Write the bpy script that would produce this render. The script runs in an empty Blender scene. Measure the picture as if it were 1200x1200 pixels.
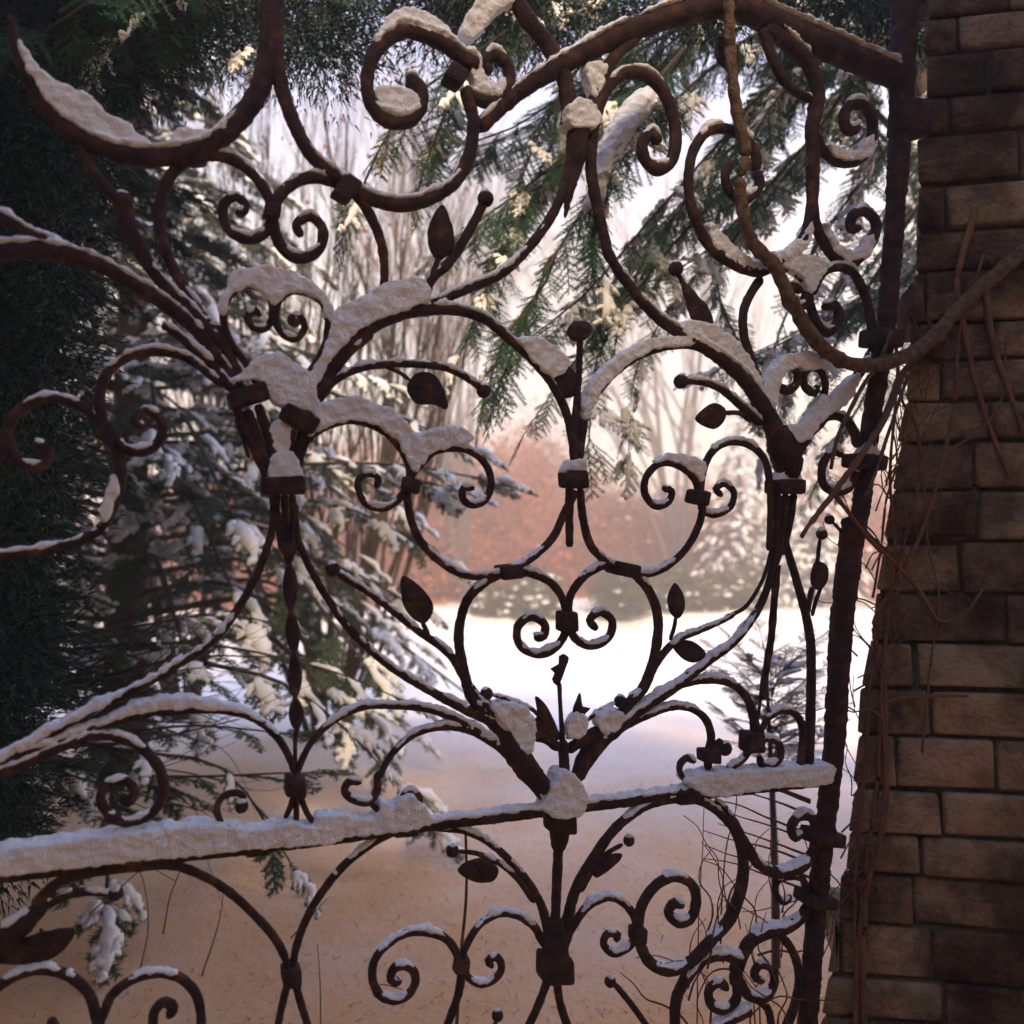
import bpy, bmesh, math, random
import numpy as np
from mathutils import Vector, Matrix, geometry, noise

random.seed(7)
rng = np.random.default_rng(7)
scene = bpy.context.scene
R = math.radians

# ------------------------------------------------------------------ camera, world, sun, exposure
F = 900.0                      # focal length in units of 1/1200 of the frame
CAM = np.array((0.0, 0.0, 1.6))
PITCH = math.atan(40 / F)
cam_d = bpy.data.cameras.new('camera')
cam_d.sensor_width = 36.0
cam_d.lens = 36.0 * F / 1200.0
cam_d.clip_start = 0.05
cam_d.clip_end = 3000
cam = bpy.data.objects.new('camera', cam_d)
scene.collection.objects.link(cam)
cam.location = CAM
cam.rotation_euler = (R(90) + PITCH, 0, 0)
scene.camera = cam
cam_d.dof.use_dof = True
cam_d.dof.focus_distance = 1.75
cam_d.dof.aperture_fstop = 2.2

SUN_EL, SUN_AZ = R(38), R(170)          # azimuth measured clockwise from +Y: behind the camera
world = bpy.data.worlds.new('World')
scene.world = world
world.use_nodes = True
nt = world.node_tree
nt.nodes.clear()
sky = nt.nodes.new('ShaderNodeTexSky')
sky.sky_type = 'NISHITA'
sky.sun_disc = False
sky.sun_elevation = SUN_EL
sky.sun_rotation = SUN_AZ
sky.air_density = 1.0
sky.dust_density = 1.0
sky.ozone_density = 1.0
bg = nt.nodes.new('ShaderNodeBackground')
bg.inputs['Strength'].default_value = 0.12
# thin winter cloud veil over the blue, thicker towards the horizon all round
VEIL = (0.88, 0.71, 0.52)
tcw = nt.nodes.new('ShaderNodeTexCoord')
sep = nt.nodes.new('ShaderNodeSeparateXYZ'); nt.links.new(tcw.outputs['Generated'], sep.inputs[0])
mr = nt.nodes.new('ShaderNodeMapRange'); mr.inputs['From Min'].default_value = 0.0; mr.inputs['From Max'].default_value = 0.6
mr.inputs['To Min'].default_value = 0.97; mr.inputs['To Max'].default_value = 0.75
nt.links.new(sep.outputs['Z'], mr.inputs['Value'])
cn = nt.nodes.new('ShaderNodeTexNoise'); cn.inputs['Scale'].default_value = 3.0; cn.inputs['Detail'].default_value = 6
nt.links.new(tcw.outputs['Generated'], cn.inputs['Vector'])
cm = nt.nodes.new('ShaderNodeMath'); cm.operation = 'MULTIPLY_ADD'; cm.inputs[1].default_value = 0.3; cm.inputs[2].default_value = -0.15
nt.links.new(cn.outputs['Fac'], cm.inputs[0])
ca = nt.nodes.new('ShaderNodeMath'); ca.operation = 'ADD'; ca.use_clamp = True
nt.links.new(mr.outputs[0], ca.inputs[0]); nt.links.new(cm.outputs[0], ca.inputs[1])
# cream low down, colder overhead, as on a clear-edged winter evening
vr = nt.nodes.new('ShaderNodeValToRGB'); ve = vr.color_ramp.elements
while len(ve) < 3: ve.new(0.5)
for e_, (pos, col) in zip(ve, ((0.0, VEIL), (0.34, (0.72, 0.62, 0.54)), (0.74, (0.26, 0.41, 0.90)))):
    e_.position = pos; e_.color = (*col, 1)
nt.links.new(sep.outputs['Z'], vr.inputs['Fac'])
vm = nt.nodes.new('ShaderNodeVectorMath'); vm.operation = 'SCALE'; vm.inputs['Scale'].default_value = 5.0
nt.links.new(vr.outputs['Color'], vm.inputs[0])
mx = nt.nodes.new('ShaderNodeMix'); mx.data_type = 'RGBA'
nt.links.new(ca.outputs[0], mx.inputs['Factor']); nt.links.new(sky.outputs[0], mx.inputs[6]); nt.links.new(vm.outputs[0], mx.inputs[7])
wo = nt.nodes.new('ShaderNodeOutputWorld')
nt.links.new(mx.outputs[2], bg.inputs[0])
nt.links.new(bg.outputs[0], wo.inputs[0])

sun_d = bpy.data.lights.new('sun', 'SUN')
sun_d.energy = 2.5
sun_d.angle = R(15)
sun_d.color = (1.0, 0.72, 0.40)
sun = bpy.data.objects.new('sun', sun_d)
scene.collection.objects.link(sun)
sdir = Vector((math.sin(SUN_AZ) * math.cos(SUN_EL), math.cos(SUN_AZ) * math.cos(SUN_EL), math.sin(SUN_EL)))
sun.rotation_euler = sdir.to_track_quat('Z', 'Y').to_euler()
sun.location = (0, -5, 12)

vs = scene.view_settings
vs.view_transform = 'Standard'
vs.look = 'None'
vs.exposure = 2.2
vs.gamma = 1.0
vs.use_curve_mapping = False
scene.cycles.max_bounces = 6
scene.cycles.diffuse_bounces = 3
scene.cycles.transparent_max_bounces = 4
scene.cycles.volume_bounces = 0

# ------------------------------------------------------------------ helpers
C = scene.collection
fwd = np.array((0, math.cos(PITCH), math.sin(PITCH)))
upv = np.array((0, -math.sin(PITCH), math.cos(PITCH)))
rgt = np.array((1.0, 0, 0))


def ray(p):
    return rgt * ((p[0] - 600) / F) + upv * ((600 - p[1]) / F) + fwd


def at(px, py, y):
    """world point seen at frame position (px, py) that stands at distance y"""
    d = ray((px, py))
    return CAM + d * (y / d[1])


def tag(o, label=None, cat=None, group=None, kind=None):
    if label: o['label'] = label
    if cat: o['category'] = cat
    if group: o['group'] = group
    if kind: o['kind'] = kind
    return o


def empty(name, loc=(0, 0, 0)):
    o = bpy.data.objects.new(name, None)
    o.empty_display_size = 0.1
    o.location = loc
    C.objects.link(o)
    return o


def put(name, me, mat, parent=None, smooth=True):
    if mat is not None:
        me.materials.clear()
        me.materials.append(mat)
    if smooth:
        me.polygons.foreach_set('use_smooth', np.ones(len(me.polygons), dtype=bool))
    o = bpy.data.objects.new(name, me)
    C.objects.link(o)
    if parent is not None:
        o.parent = parent
        o.matrix_parent_inverse = Matrix.Translation(-Vector(parent.location))
    return o


def mesh_of(name, V, T):
    """fast mesh from an array of points and an array of triangles (or quads)"""
    V = np.ascontiguousarray(V, dtype=np.float32)
    T = np.ascontiguousarray(T, dtype=np.int32)
    me = bpy.data.meshes.new(name)
    k = T.shape[1]
    me.vertices.add(len(V)); me.vertices.foreach_set('co', V.ravel())
    me.loops.add(T.size); me.loops.foreach_set('vertex_index', T.ravel())
    me.polygons.add(len(T))
    me.polygons.foreach_set('loop_start', np.arange(0, T.size, k, dtype=np.int32))
    me.polygons.foreach_set('loop_total', np.full(len(T), k, dtype=np.int32))
    me.update(calc_edges=True)
    return me


class Bag:
    """collects triangle soups"""
    def __init__(self): self.v, self.t, self.n = [], [], 0
    def add(self, V, T):
        V = np.asarray(V, float); T = np.asarray(T, int)
        self.v.append(V); self.t.append(T + self.n); self.n += len(V)
    def mesh(self, name):
        if not self.v: return mesh_of(name, np.zeros((3, 3)), np.array([[0, 1, 2]]))
        return mesh_of(name, np.concatenate(self.v), np.concatenate(self.t))


def catmull(P, step, closed=False):
    P = [np.asarray(p, float) for p in P]
    if len(P) < 2: return np.array(P)
    if closed:
        Q = [P[-1]] + P + [P[0], P[1]]
    else:
        Q = [2 * P[0] - P[1]] + P + [2 * P[-1] - P[-2]]
    out = []
    for i in range(1, len(Q) - 2):
        p0, p1, p2, p3 = Q[i - 1], Q[i], Q[i + 1], Q[i + 2]
        L = np.linalg.norm(p2 - p1)
        n = max(1, int(round(L / step)))
        t0 = 0; e = 0.5
        t1 = t0 + max(1e-6, np.linalg.norm(p1 - p0)) ** e
        t2 = t1 + max(1e-6, L) ** e
        t3 = t2 + max(1e-6, np.linalg.norm(p3 - p2)) ** e
        for k in range(n):
            t = t1 + (t2 - t1) * k / n
            a1 = (t1 - t) / (t1 - t0) * p0 + (t - t0) / (t1 - t0) * p1
            a2 = (t2 - t) / (t2 - t1) * p1 + (t - t1) / (t2 - t1) * p2
            a3 = (t3 - t) / (t3 - t2) * p2 + (t - t2) / (t3 - t2) * p3
            b1 = (t2 - t) / (t2 - t0) * a1 + (t - t0) / (t2 - t0) * a2
            b2 = (t3 - t) / (t3 - t1) * a2 + (t - t1) / (t3 - t1) * a3
            out.append((t2 - t) / (t2 - t1) * b1 + (t - t1) / (t2 - t1) * b2)
    if not closed: out.append(P[-1])
    return np.array(out)


def tube(P, rad, sides=6, flat=None, ref=(0, 0, 1), caps=True):
    """closed tapered tube through points P; rad: per point. flat=(a,b): radius factors along side and along ref"""
    P = np.asarray(P, float); n = len(P)
    rad = np.broadcast_to(np.asarray(rad, float), (n,)) if np.ndim(rad) < 2 else np.asarray(rad, float)
    T = np.gradient(P, axis=0)
    T /= (np.linalg.norm(T, axis=1, keepdims=True) + 1e-12)
    ref = np.asarray(ref, float)
    N = ref - (T @ ref)[:, None] * T
    bad = np.linalg.norm(N, axis=1) < 0.15
    if bad.any():
        alt = np.array((1.0, 0.1, 0.0)); N[bad] = alt - (T[bad] @ alt)[:, None] * T[bad]
    N /= np.linalg.norm(N, axis=1, keepdims=True)
    S = np.cross(T, N)
    if rad.ndim == 1: ra = rb = rad
    else: ra, rb = rad[:, 0], rad[:, 1]
    if flat: ra = ra * flat[0]; rb = rb * flat[1]
    ang = np.arange(sides) * 2 * math.pi / sides
    V = P[:, None, :] + S[:, None, :] * (np.cos(ang)[None, :, None] * ra[:, None, None]) + N[:, None, :] * (np.sin(ang)[None, :, None] * rb[:, None, None])
    V = V.reshape(-1, 3)
    i = np.arange(n - 1)[:, None] * sides
    j = np.arange(sides)[None, :]
    a = (i + j).ravel(); b = (i + (j + 1) % sides).ravel()
    c = (i + sides + (j + 1) % sides).ravel(); d = (i + sides + j).ravel()
    tri = np.concatenate([np.stack([a, b, c], 1), np.stack([a, c, d], 1)])
    if caps:
        V = np.concatenate([V, P[:1], P[-1:]])
        k0, k1 = n * sides, n * sides + 1
        jj = np.arange(sides)
        e = (n - 1) * sides
        tri = np.concatenate([tri, np.stack([np.full(sides, k0), (jj + 1) % sides, jj], 1),
                              np.stack([np.full(sides, k1), e + jj, e + (jj + 1) % sides], 1)])
    return V, tri


def ico(sub=2):
    bm = bmesh.new(); bmesh.ops.create_icosphere(bm, subdivisions=sub, radius=1)
    V = np.array([v.co[:] for v in bm.verts]); T = np.array([[v.index for v in f.verts] for f in bm.faces])
    bm.free(); return V, T


ICO1, ICO2, ICO3 = ico(1), ico(2), ico(3)


def sphere(c, r, base=ICO2, squash=(1, 1, 1)):
    return base[0] * np.asarray(squash) * r + np.asarray(c), base[1]


def nz(p, s=1.0):
    return noise.noise(Vector((float(p[0]) * s, float(p[1]) * s, float(p[2]) * s if len(p) > 2 else 0.0)))


# ------------------------------------------------------------------ materials
def new_mat(name):
    m = bpy.data.materials.new(name); m.use_nodes = True
    nt = m.node_tree; b = nt.nodes['Principled BSDF']
    return m, nt, b


def noise_mat(name, cols, scale=8.0, rough=0.85, bump=0.0, bump_scale=60.0, detail=6.0, spec=0.3, coord='Object', dist=0.01, sss=0.0):
    m, nt, b = new_mat(name)
    tc = nt.nodes.new('ShaderNodeTexCoord')
    n = nt.nodes.new('ShaderNodeTexNoise'); n.inputs['Scale'].default_value = scale; n.inputs['Detail'].default_value = detail
    nt.links.new(tc.outputs[coord], n.inputs['Vector'])
    r = nt.nodes.new('ShaderNodeValToRGB')
    e = r.color_ramp.elements
    while len(e) < len(cols): e.new(0.5)
    for i, c in enumerate(cols):
        e[i].position = 0.28 + 0.44 * i / max(1, len(cols) - 1); e[i].color = (*c, 1)
    nt.links.new(n.outputs['Fac'], r.inputs['Fac'])
    nt.links.new(r.outputs['Color'], b.inputs['Base Color'])
    b.inputs['Roughness'].default_value = rough
    b.inputs['Specular IOR Level'].default_value = spec
    if bump:
        n2 = nt.nodes.new('ShaderNodeTexNoise'); n2.inputs['Scale'].default_value = bump_scale; n2.inputs['Detail'].default_value = 8
        nt.links.new(tc.outputs[coord], n2.inputs['Vector'])
        bp = nt.nodes.new('ShaderNodeBump'); bp.inputs['Strength'].default_value = bump; bp.inputs['Distance'].default_value = dist
        nt.links.new(n2.outputs['Fac'], bp.inputs['Height'])
        nt.links.new(bp.outputs['Normal'], b.inputs['Normal'])
    return m


def leaf_mat(name, cols, rough=0.7, trans=0.25):
    """colour varies from leaf to leaf (random per island); leaves let a little light through"""
    m, nt, b = new_mat(name)
    g = nt.nodes.new('ShaderNodeNewGeometry')
    r = nt.nodes.new('ShaderNodeValToRGB'); e = r.color_ramp.elements
    while len(e) < len(cols): e.new(0.5)
    for i, c in enumerate(cols):
        e[i].position = i / max(1, len(cols) - 1); e[i].color = (*c, 1)
    nt.links.new(g.outputs['Random Per Island'], r.inputs['Fac'])
    nt.links.new(r.outputs['Color'], b.inputs['Base Color'])
    b.inputs['Roughness'].default_value = rough
    b.inputs['Specular IOR Level'].default_value = 0.25
    if trans:
        t = nt.nodes.new('ShaderNodeBsdfTranslucent'); nt.links.new(r.outputs['Color'], t.inputs['Color'])
        mx = nt.nodes.new('ShaderNodeMixShader'); mx.inputs[0].default_value = trans
        nt.links.new(b.outputs[0], mx.inputs[1]); nt.links.new(t.outputs[0], mx.inputs[2])
        nt.links.new(mx.outputs[0], nt.nodes['Material Output'].inputs['Surface'])
    return m


M_iron = noise_mat('rusted_iron', [(0.018, 0.013, 0.015), (0.040, 0.022, 0.022), (0.06, 0.03, 0.026), (0.15, 0.062, 0.032)], scale=34, rough=0.88, bump=1.0, bump_scale=300, spec=0.25, dist=0.006, detail=10)
M_snow = noise_mat('snow', [(0.78, 0.80, 0.84), (0.88, 0.89, 0.91)], scale=14, rough=0.9, bump=0.8, bump_scale=320, spec=0.2, dist=0.006)
M_snow.node_tree.nodes['Principled BSDF'].inputs['Subsurface Weight'].default_value = 0.3
M_snow.node_tree.nodes['Principled BSDF'].inputs['Subsurface Radius'].default_value = (0.012, 0.014, 0.018)
M_snow_far = noise_mat('bough_snow', [(0.80, 0.81, 0.84), (0.86, 0.87, 0.89)], scale=5, rough=0.9, bump=0.3, bump_scale=60, spec=0.2)
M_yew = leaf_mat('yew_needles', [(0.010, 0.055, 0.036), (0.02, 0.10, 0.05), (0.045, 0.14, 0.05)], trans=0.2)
M_dark = leaf_mat('shaded_yew_needles', [(0.004, 0.014, 0.011), (0.008, 0.024, 0.016), (0.014, 0.034, 0.02)], trans=0.1)  # near-black green: shade along the left and top put into the colour
M_fir = leaf_mat('fir_needles', [(0.022, 0.05, 0.03), (0.04, 0.085, 0.045), (0.065, 0.11, 0.05), (0.11, 0.08, 0.04)], trans=0.2)
M_pine = leaf_mat('pine_needles', [(0.03, 0.06, 0.03), (0.06, 0.10, 0.045), (0.10, 0.12, 0.05)], trans=0.2)
M_bark = noise_mat('bark', [(0.045, 0.032, 0.026), (0.09, 0.065, 0.05)], scale=14, rough=0.95, bump=0.6, bump_scale=60)
M_twig = noise_mat('winter_twig', [(0.09, 0.065, 0.055), (0.15, 0.11, 0.09)], scale=10, rough=0.9)
M_vine = noise_mat('vine_bark', [(0.06, 0.04, 0.03), (0.15, 0.095, 0.06), (0.22, 0.15, 0.09)], scale=55, rough=0.95, bump=1.0, bump_scale=190, dist=0.008, detail=10)
M_vine2 = noise_mat('young_vine', [(0.11, 0.05, 0.035), (0.2, 0.1, 0.06)], scale=20, rough=0.9)
M_beech = leaf_mat('dry_beech_leaves', [(0.26, 0.085, 0.04), (0.42, 0.145, 0.065), (0.52, 0.19, 0.09), (0.36, 0.16, 0.085)], trans=0.3)
M_red = leaf_mat('red_winter_leaves', [(0.25, 0.04, 0.03), (0.35, 0.07, 0.04)], trans=0.3)
M_hedge = leaf_mat('hedge_leaves', [(0.07, 0.08, 0.04), (0.12, 0.115, 0.05), (0.17, 0.12, 0.06)], trans=0.2)
M_grass = leaf_mat('dry_grass', [(0.22, 0.15, 0.08), (0.32, 0.22, 0.12)], trans=0.2)
M_mortar = noise_mat('mortar', [(0.09, 0.068, 0.05), (0.16, 0.125, 0.09)], scale=30, rough=0.95, bump=0.6, bump_scale=120)


def brick_mat(name, stops):
    """weathered face: blotches and fine grain, brick-to-brick shift through Object Info"""
    m, nt, b = new_mat(name)
    tc = nt.nodes.new('ShaderNodeTexCoord'); oi = nt.nodes.new('ShaderNodeObjectInfo')
    add = nt.nodes.new('ShaderNodeVectorMath'); add.operation = 'ADD'
    sc = nt.nodes.new('ShaderNodeVectorMath'); sc.operation = 'SCALE'; sc.inputs['Scale'].default_value = 40
    cmb = nt.nodes.new('ShaderNodeCombineXYZ')
    for k in range(3): nt.links.new(oi.outputs['Random'], cmb.inputs[k])
    nt.links.new(cmb.outputs[0], sc.inputs[0])
    nt.links.new(tc.outputs['Object'], add.inputs[0]); nt.links.new(sc.outputs[0], add.inputs[1])
    n = nt.nodes.new('ShaderNodeTexNoise'); n.inputs['Scale'].default_value = 11; n.inputs['Detail'].default_value = 9
    n.inputs['Roughness'].default_value = 0.7
    nt.links.new(add.outputs[0], n.inputs['Vector'])
    mth = nt.nodes.new('ShaderNodeMath'); mth.operation = 'MULTIPLY_ADD'; mth.inputs[1].default_value = 0.36; mth.inputs[2].default_value = -0.18
    nt.links.new(oi.outputs['Random'], mth.inputs[0])
    ad2 = nt.nodes.new('ShaderNodeMath'); ad2.operation = 'ADD'
    nt.links.new(n.outputs['Fac'], ad2.inputs[0]); nt.links.new(mth.outputs[0], ad2.inputs[1])
    r = nt.nodes.new('ShaderNodeValToRGB'); e = r.color_ramp.elements
    while len(e) < len(stops): e.new(0.5)
    for i, c in enumerate(stops):
        e[i].position = 0.25 + 0.5 * i / (len(stops) - 1); e[i].color = (*c, 1)
    nt.links.new(ad2.outputs[0], r.inputs['Fac'])
    gm = nt.nodes.new('ShaderNodeNewGeometry')
    n3 = nt.nodes.new('ShaderNodeTexNoise'); n3.inputs['Scale'].default_value = 3.2; n3.inputs['Detail'].default_value = 7; n3.inputs['Roughness'].default_value = 0.65
    nt.links.new(gm.outputs['Position'], n3.inputs['Vector'])
    r3 = nt.nodes.new('ShaderNodeValToRGB'); r3.color_ramp.elements[0].position = 0.42; r3.color_ramp.elements[0].color = (0.30, 0.27, 0.26, 1); r3.color_ramp.elements[1].position = 0.60; r3.color_ramp.elements[1].color = (1, 1, 1, 1)
    nt.links.new(n3.outputs['Fac'], r3.inputs['Fac'])
    ml = nt.nodes.new('ShaderNodeMix'); ml.data_type = 'RGBA'; ml.blend_type = 'MULTIPLY'; ml.inputs['Factor'].default_value = 1.0
    nt.links.new(r.outputs['Color'], ml.inputs[6]); nt.links.new(r3.outputs['Color'], ml.inputs[7])
    nt.links.new(ml.outputs[2], b.inputs['Base Color'])
    b.inputs['Roughness'].default_value = 0.95; b.inputs['Specular IOR Level'].default_value = 0.15
    n2 = nt.nodes.new('ShaderNodeTexNoise'); n2.inputs['Scale'].default_value = 70; n2.inputs['Detail'].default_value = 10
    nt.links.new(add.outputs[0], n2.inputs['Vector'])
    bp = nt.nodes.new('ShaderNodeBump'); bp.inputs['Strength'].default_value = 1.0; bp.inputs['Distance'].default_value = 0.014
    nt.links.new(n2.outputs['Fac'], bp.inputs['Height']); nt.links.new(bp.outputs['Normal'], b.inputs['Normal'])
    return m


M_brick = brick_mat('old_brick', [(0.10, 0.065, 0.05), (0.22, 0.15, 0.10), (0.36, 0.27, 0.18), (0.30, 0.25, 0.175)])
M_plaster = noise_mat('shade_house_render', [(0.36, 0.27, 0.19), (0.44, 0.34, 0.25)], scale=2, rough=0.9)
M_roof = noise_mat('roof_tile', [(0.14, 0.07, 0.05), (0.2, 0.1, 0.07)], scale=3, rough=0.9)
#@@STRUCTURE

# ------------------------------------------------------------------ ground
def sm(t):
    t = np.clip(t, 0, 1); return t * t * (3 - 2 * t)


def gz_base(x, y):
    z = -1.62 * sm((y - 2.0) / 30.0)
    z = z + 0.48 * sm((y - 31.0) / 1.6) + 0.25 * sm((y - 34) / 12)      # the bank at the far edge of the lawn
    return z


def ground_height(x, y):
    s = min(1.0, max(0.0, (y - 1.0) / 4))
    v = 0.05 * nz((x * 0.35, y * 0.35, 3.1)) + 0.025 * nz((x * 1.1, y * 1.1, 7.7)) + 0.008 * nz((x * 4, y * 4, 1.7))
    return float(gz_base(x, y)) + v * (0.6 + 0.4 * s)


def grid_axis(stops):
    out = []
    for (a, b, n) in stops: out += list(np.linspace(a, b, n, endpoint=False))
    return out + [stops[-1][1]]


xs = grid_axis([(-900, -120, 8), (-120, -20, 20), (-20, -5, 40), (-5, 5, 110), (5, 20, 40), (20, 120, 20), (120, 900, 8)])
ys = grid_axis([(-60, -6, 10), (-6, 0.5, 20), (0.5, 6, 90), (6, 30, 110), (30, 37, 50), (37, 120, 25), (120, 1800, 12)])
GV = np.array([(x, y, ground_height(x, y)) for y in ys for x in xs])
nx = len(xs)
GF = np.array([(j * nx + i, j * nx + i + 1, (j + 1) * nx + i + 1, (j + 1) * nx + i) for j in range(len(ys) - 1) for i in range(nx - 1)])
M_lawn, lnt, lb = new_mat('lawn_snow')
tc = lnt.nodes.new('ShaderNodeTexCoord')
n1 = lnt.nodes.new('ShaderNodeTexNoise'); n1.inputs['Scale'].default_value = 0.6; n1.inputs['Detail'].default_value = 8
n2 = lnt.nodes.new('ShaderNodeTexNoise'); n2.inputs['Scale'].default_value = 22; n2.inputs['Detail'].default_value = 10; n2.inputs['Roughness'].default_value = 0.65
rp = lnt.nodes.new('ShaderNodeValToRGB')
rp.color_ramp.elements[0].position = 0.3; rp.color_ramp.elements[0].color = (0.74, 0.71, 0.68, 1)
rp.color_ramp.elements[1].position = 0.7; rp.color_ramp.elements[1].color = (0.86, 0.85, 0.84, 1)
bp = lnt.nodes.new('ShaderNodeBump'); bp.inputs['Strength'].default_value = 0.6; bp.inputs['Distance'].default_value = 0.03
for n in (n1, n2): lnt.links.new(tc.outputs['Object'], n.inputs['Vector'])
lnt.links.new(n1.outputs['Fac'], rp.inputs['Fac'])
# warm amber light tone painted into the near snow, with a ragged far edge
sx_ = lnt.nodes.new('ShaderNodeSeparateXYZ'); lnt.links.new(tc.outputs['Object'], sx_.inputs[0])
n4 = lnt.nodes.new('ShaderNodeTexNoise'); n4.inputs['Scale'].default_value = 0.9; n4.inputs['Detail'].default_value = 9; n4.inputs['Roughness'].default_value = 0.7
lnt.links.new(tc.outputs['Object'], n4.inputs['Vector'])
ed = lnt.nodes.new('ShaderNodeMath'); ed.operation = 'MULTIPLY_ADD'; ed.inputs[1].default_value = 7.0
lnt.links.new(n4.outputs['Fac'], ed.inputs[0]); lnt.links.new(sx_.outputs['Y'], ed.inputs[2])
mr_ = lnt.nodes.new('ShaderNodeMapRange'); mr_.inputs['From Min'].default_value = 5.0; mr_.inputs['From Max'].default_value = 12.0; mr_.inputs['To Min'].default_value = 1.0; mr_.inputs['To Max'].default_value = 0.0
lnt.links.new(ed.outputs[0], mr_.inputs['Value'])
warm_tint = lnt.nodes.new('ShaderNodeMix'); warm_tint.data_type = 'RGBA'; warm_tint.inputs[7].default_value = (0.70, 0.34, 0.11, 1)
lnt.links.new(mr_.outputs[0], warm_tint.inputs['Factor']); lnt.links.new(rp.outputs['Color'], warm_tint.inputs[6])
lnt.links.new(warm_tint.outputs[2], lb.inputs['Base Color'])
lnt.links.new(n2.outputs['Fac'], bp.inputs['Height']); lnt.links.new(bp.outputs['Normal'], lb.inputs['Normal'])
lb.inputs['Roughness'].default_value = 0.9; lb.inputs['Specular IOR Level'].default_value = 0.2
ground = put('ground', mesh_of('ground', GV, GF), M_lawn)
tag(ground, 'snow covered lawn sloping down to a low bank', kind='structure')

# ------------------------------------------------------------------ unseen building added behind the camera to shade the gate and near lawn
shade_house = empty('added_shade_house', (0, -8.0, 0))
tag(shade_house, 'plain rendered building added unseen behind the viewer to throw shade', 'shade_house')


def box_bm(lo, hi):
    bm = bmesh.new()
    vv = [bm.verts.new((x, y, z)) for z in (lo[2], hi[2]) for y in (lo[1], hi[1]) for x in (lo[0], hi[0])]
    for f in ((0, 2, 3, 1), (4, 5, 7, 6), (0, 1, 5, 4), (2, 6, 7, 3), (0, 4, 6, 2), (1, 3, 7, 5)):
        bm.faces.new([vv[i] for i in f])
    return bm


def bm_mesh(bm, name):
    me = bpy.data.meshes.new(name); bm.normal_update(); bm.to_mesh(me); bm.free(); return me


HW = 7.0
put('wall', bm_mesh(box_bm((-13, -12, -0.3), (13, -4, HW)), 'shade_house_wall'), M_plaster, shade_house, smooth=False)
bm = bmesh.new()
rv = [bm.verts.new(p) for p in ((-13.4, -12.4, HW), (13.4, -12.4, HW), (13.4, -3.6, HW), (-13.4, -3.6, HW), (-13.4, -8, HW + 2.2), (13.4, -8, HW + 2.2))]
for f in ((0, 3, 2, 1), (3, 4, 5, 2), (0, 1, 5, 4), (0, 4, 3), (1, 2, 5)): bm.faces.new([rv[i] for i in f])
put('added_roof', bm_mesh(bm, 'shade_house_roof'), M_roof, shade_house, smooth=False)
for i in range(4):
    put('added_window', bm_mesh(box_bm((-9 + i * 5, -4.03, 1.2), (-7.8 + i * 5, -3.96, 2.9)), 'shade_house_window'), M_bark, shade_house, smooth=False)

# ------------------------------------------------------------------ brick pier on the right
PIER_EDGE = [(-120, 1092), (0, 1080), (250, 1073), (400, 1062), (480, 1054), (600, 1036), (700, 1021), (800, 1009), (900, 1000), (1000, 990), (1100, 976), (1200, 962), (1500, 925), (1900, 890)]
PY = 2.02
pier_h = np.array((math.cos(R(-9)), math.sin(R(-9)), 0))
pier_n = np.array((-pier_h[1], pier_h[0], 0))              # points away from the camera
P0 = at(1050, 600, PY)


def pier_point(px, py):
    d = ray((px, py)); t = ((P0 - CAM) @ pier_n) / (d @ pier_n); return CAM + d * t


edge_z, edge_u = [], []
for (py, px) in PIER_EDGE:
    q = pier_point(px, py); edge_z.append(q[2]); edge_u.append((q - P0) @ pier_h)
edge_z, edge_u = np.array(edge_z[::-1]), np.array(edge_u[::-1])
pier = empty('brick_pier', (P0[0] + 0.4, P0[1] + 0.1, 0))
tag(pier, 'weathered old brick pier in shade beside the gate, laced with bare vines', 'wall')


def block(corners, bevel, jit):
    """a slightly uneven chamfered block from 8 corners"""
    bm = bmesh.new()
    vv = [bm.verts.new(Vector(c) + Vector(rng.normal(0, jit, 3))) for c in corners]
    for f in ((0, 2, 3, 1), (4, 5, 7, 6), (0, 1, 5, 4), (2, 6, 7, 3), (0, 4, 6, 2), (1, 3, 7, 5)):
        bm.faces.new([vv[i] for i in f])
    bmesh.ops.bevel(bm, geom=bm.edges[:], offset=bevel, segments=2, affect='EDGES', profile=0.6)
    return bm


ZT = 3.6
z = -0.35; row = 0; SPL = math.tan(R(33))
core = []
U_END = 1.5
while z < ZT:
    hgt = 0.118 + rng.uniform(-0.022, 0.022)
    jj = rng.uniform(-0.006, 0.006)
    u0 = float(np.interp(z, edge_z, edge_u)) + jj; u0t = float(np.interp(z + hgt, edge_z, edge_u)) + jj
    u = u0; k = 0
    first = 0.13 if row % 2 else 0.25
    while u < U_END:
        L = (first if k == 0 else 0.31) + rng.uniform(-0.09, 0.09)
        u1 = u + L
        g = 0.006
        proud = rng.uniform(-0.006, 0.004)
        dep = 0.22
        c = []
        for zz in (z + g, z + hgt - g):
            for dd in (proud, dep):
                for uu in (u + g * 0.8, u1 - g * 0.8):
                    sp = dd * SPL if k == 0 and uu < u + L * 0.5 else (dd * 0.0)
                    sp += (u0t - u0) if (k == 0 and uu < u + L * 0.5 and zz > z + hgt / 2) else 0.0
                    q = P0 + pier_h * (uu + sp) + pier_n * dd
                    c.append((q[0], q[1], zz))
        bm = block(c, 0.009, 0.003)
        ctr = Vector(np.mean(np.array(c), axis=0))
        bmesh.ops.translate(bm, verts=bm.verts, vec=-ctr)
        o = put('brick', bm_mesh(bm, 'brick'), M_brick, None, smooth=True)
        o.location = ctr; o.parent = pier; o.matrix_parent_inverse = Matrix.Translation(-Vector(pier.location))
        u = u1; k += 1
    core.append((z, u0)); core.append((z + hgt, u0t))
    z += hgt; row += 1
cv, cf = [], []
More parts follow.
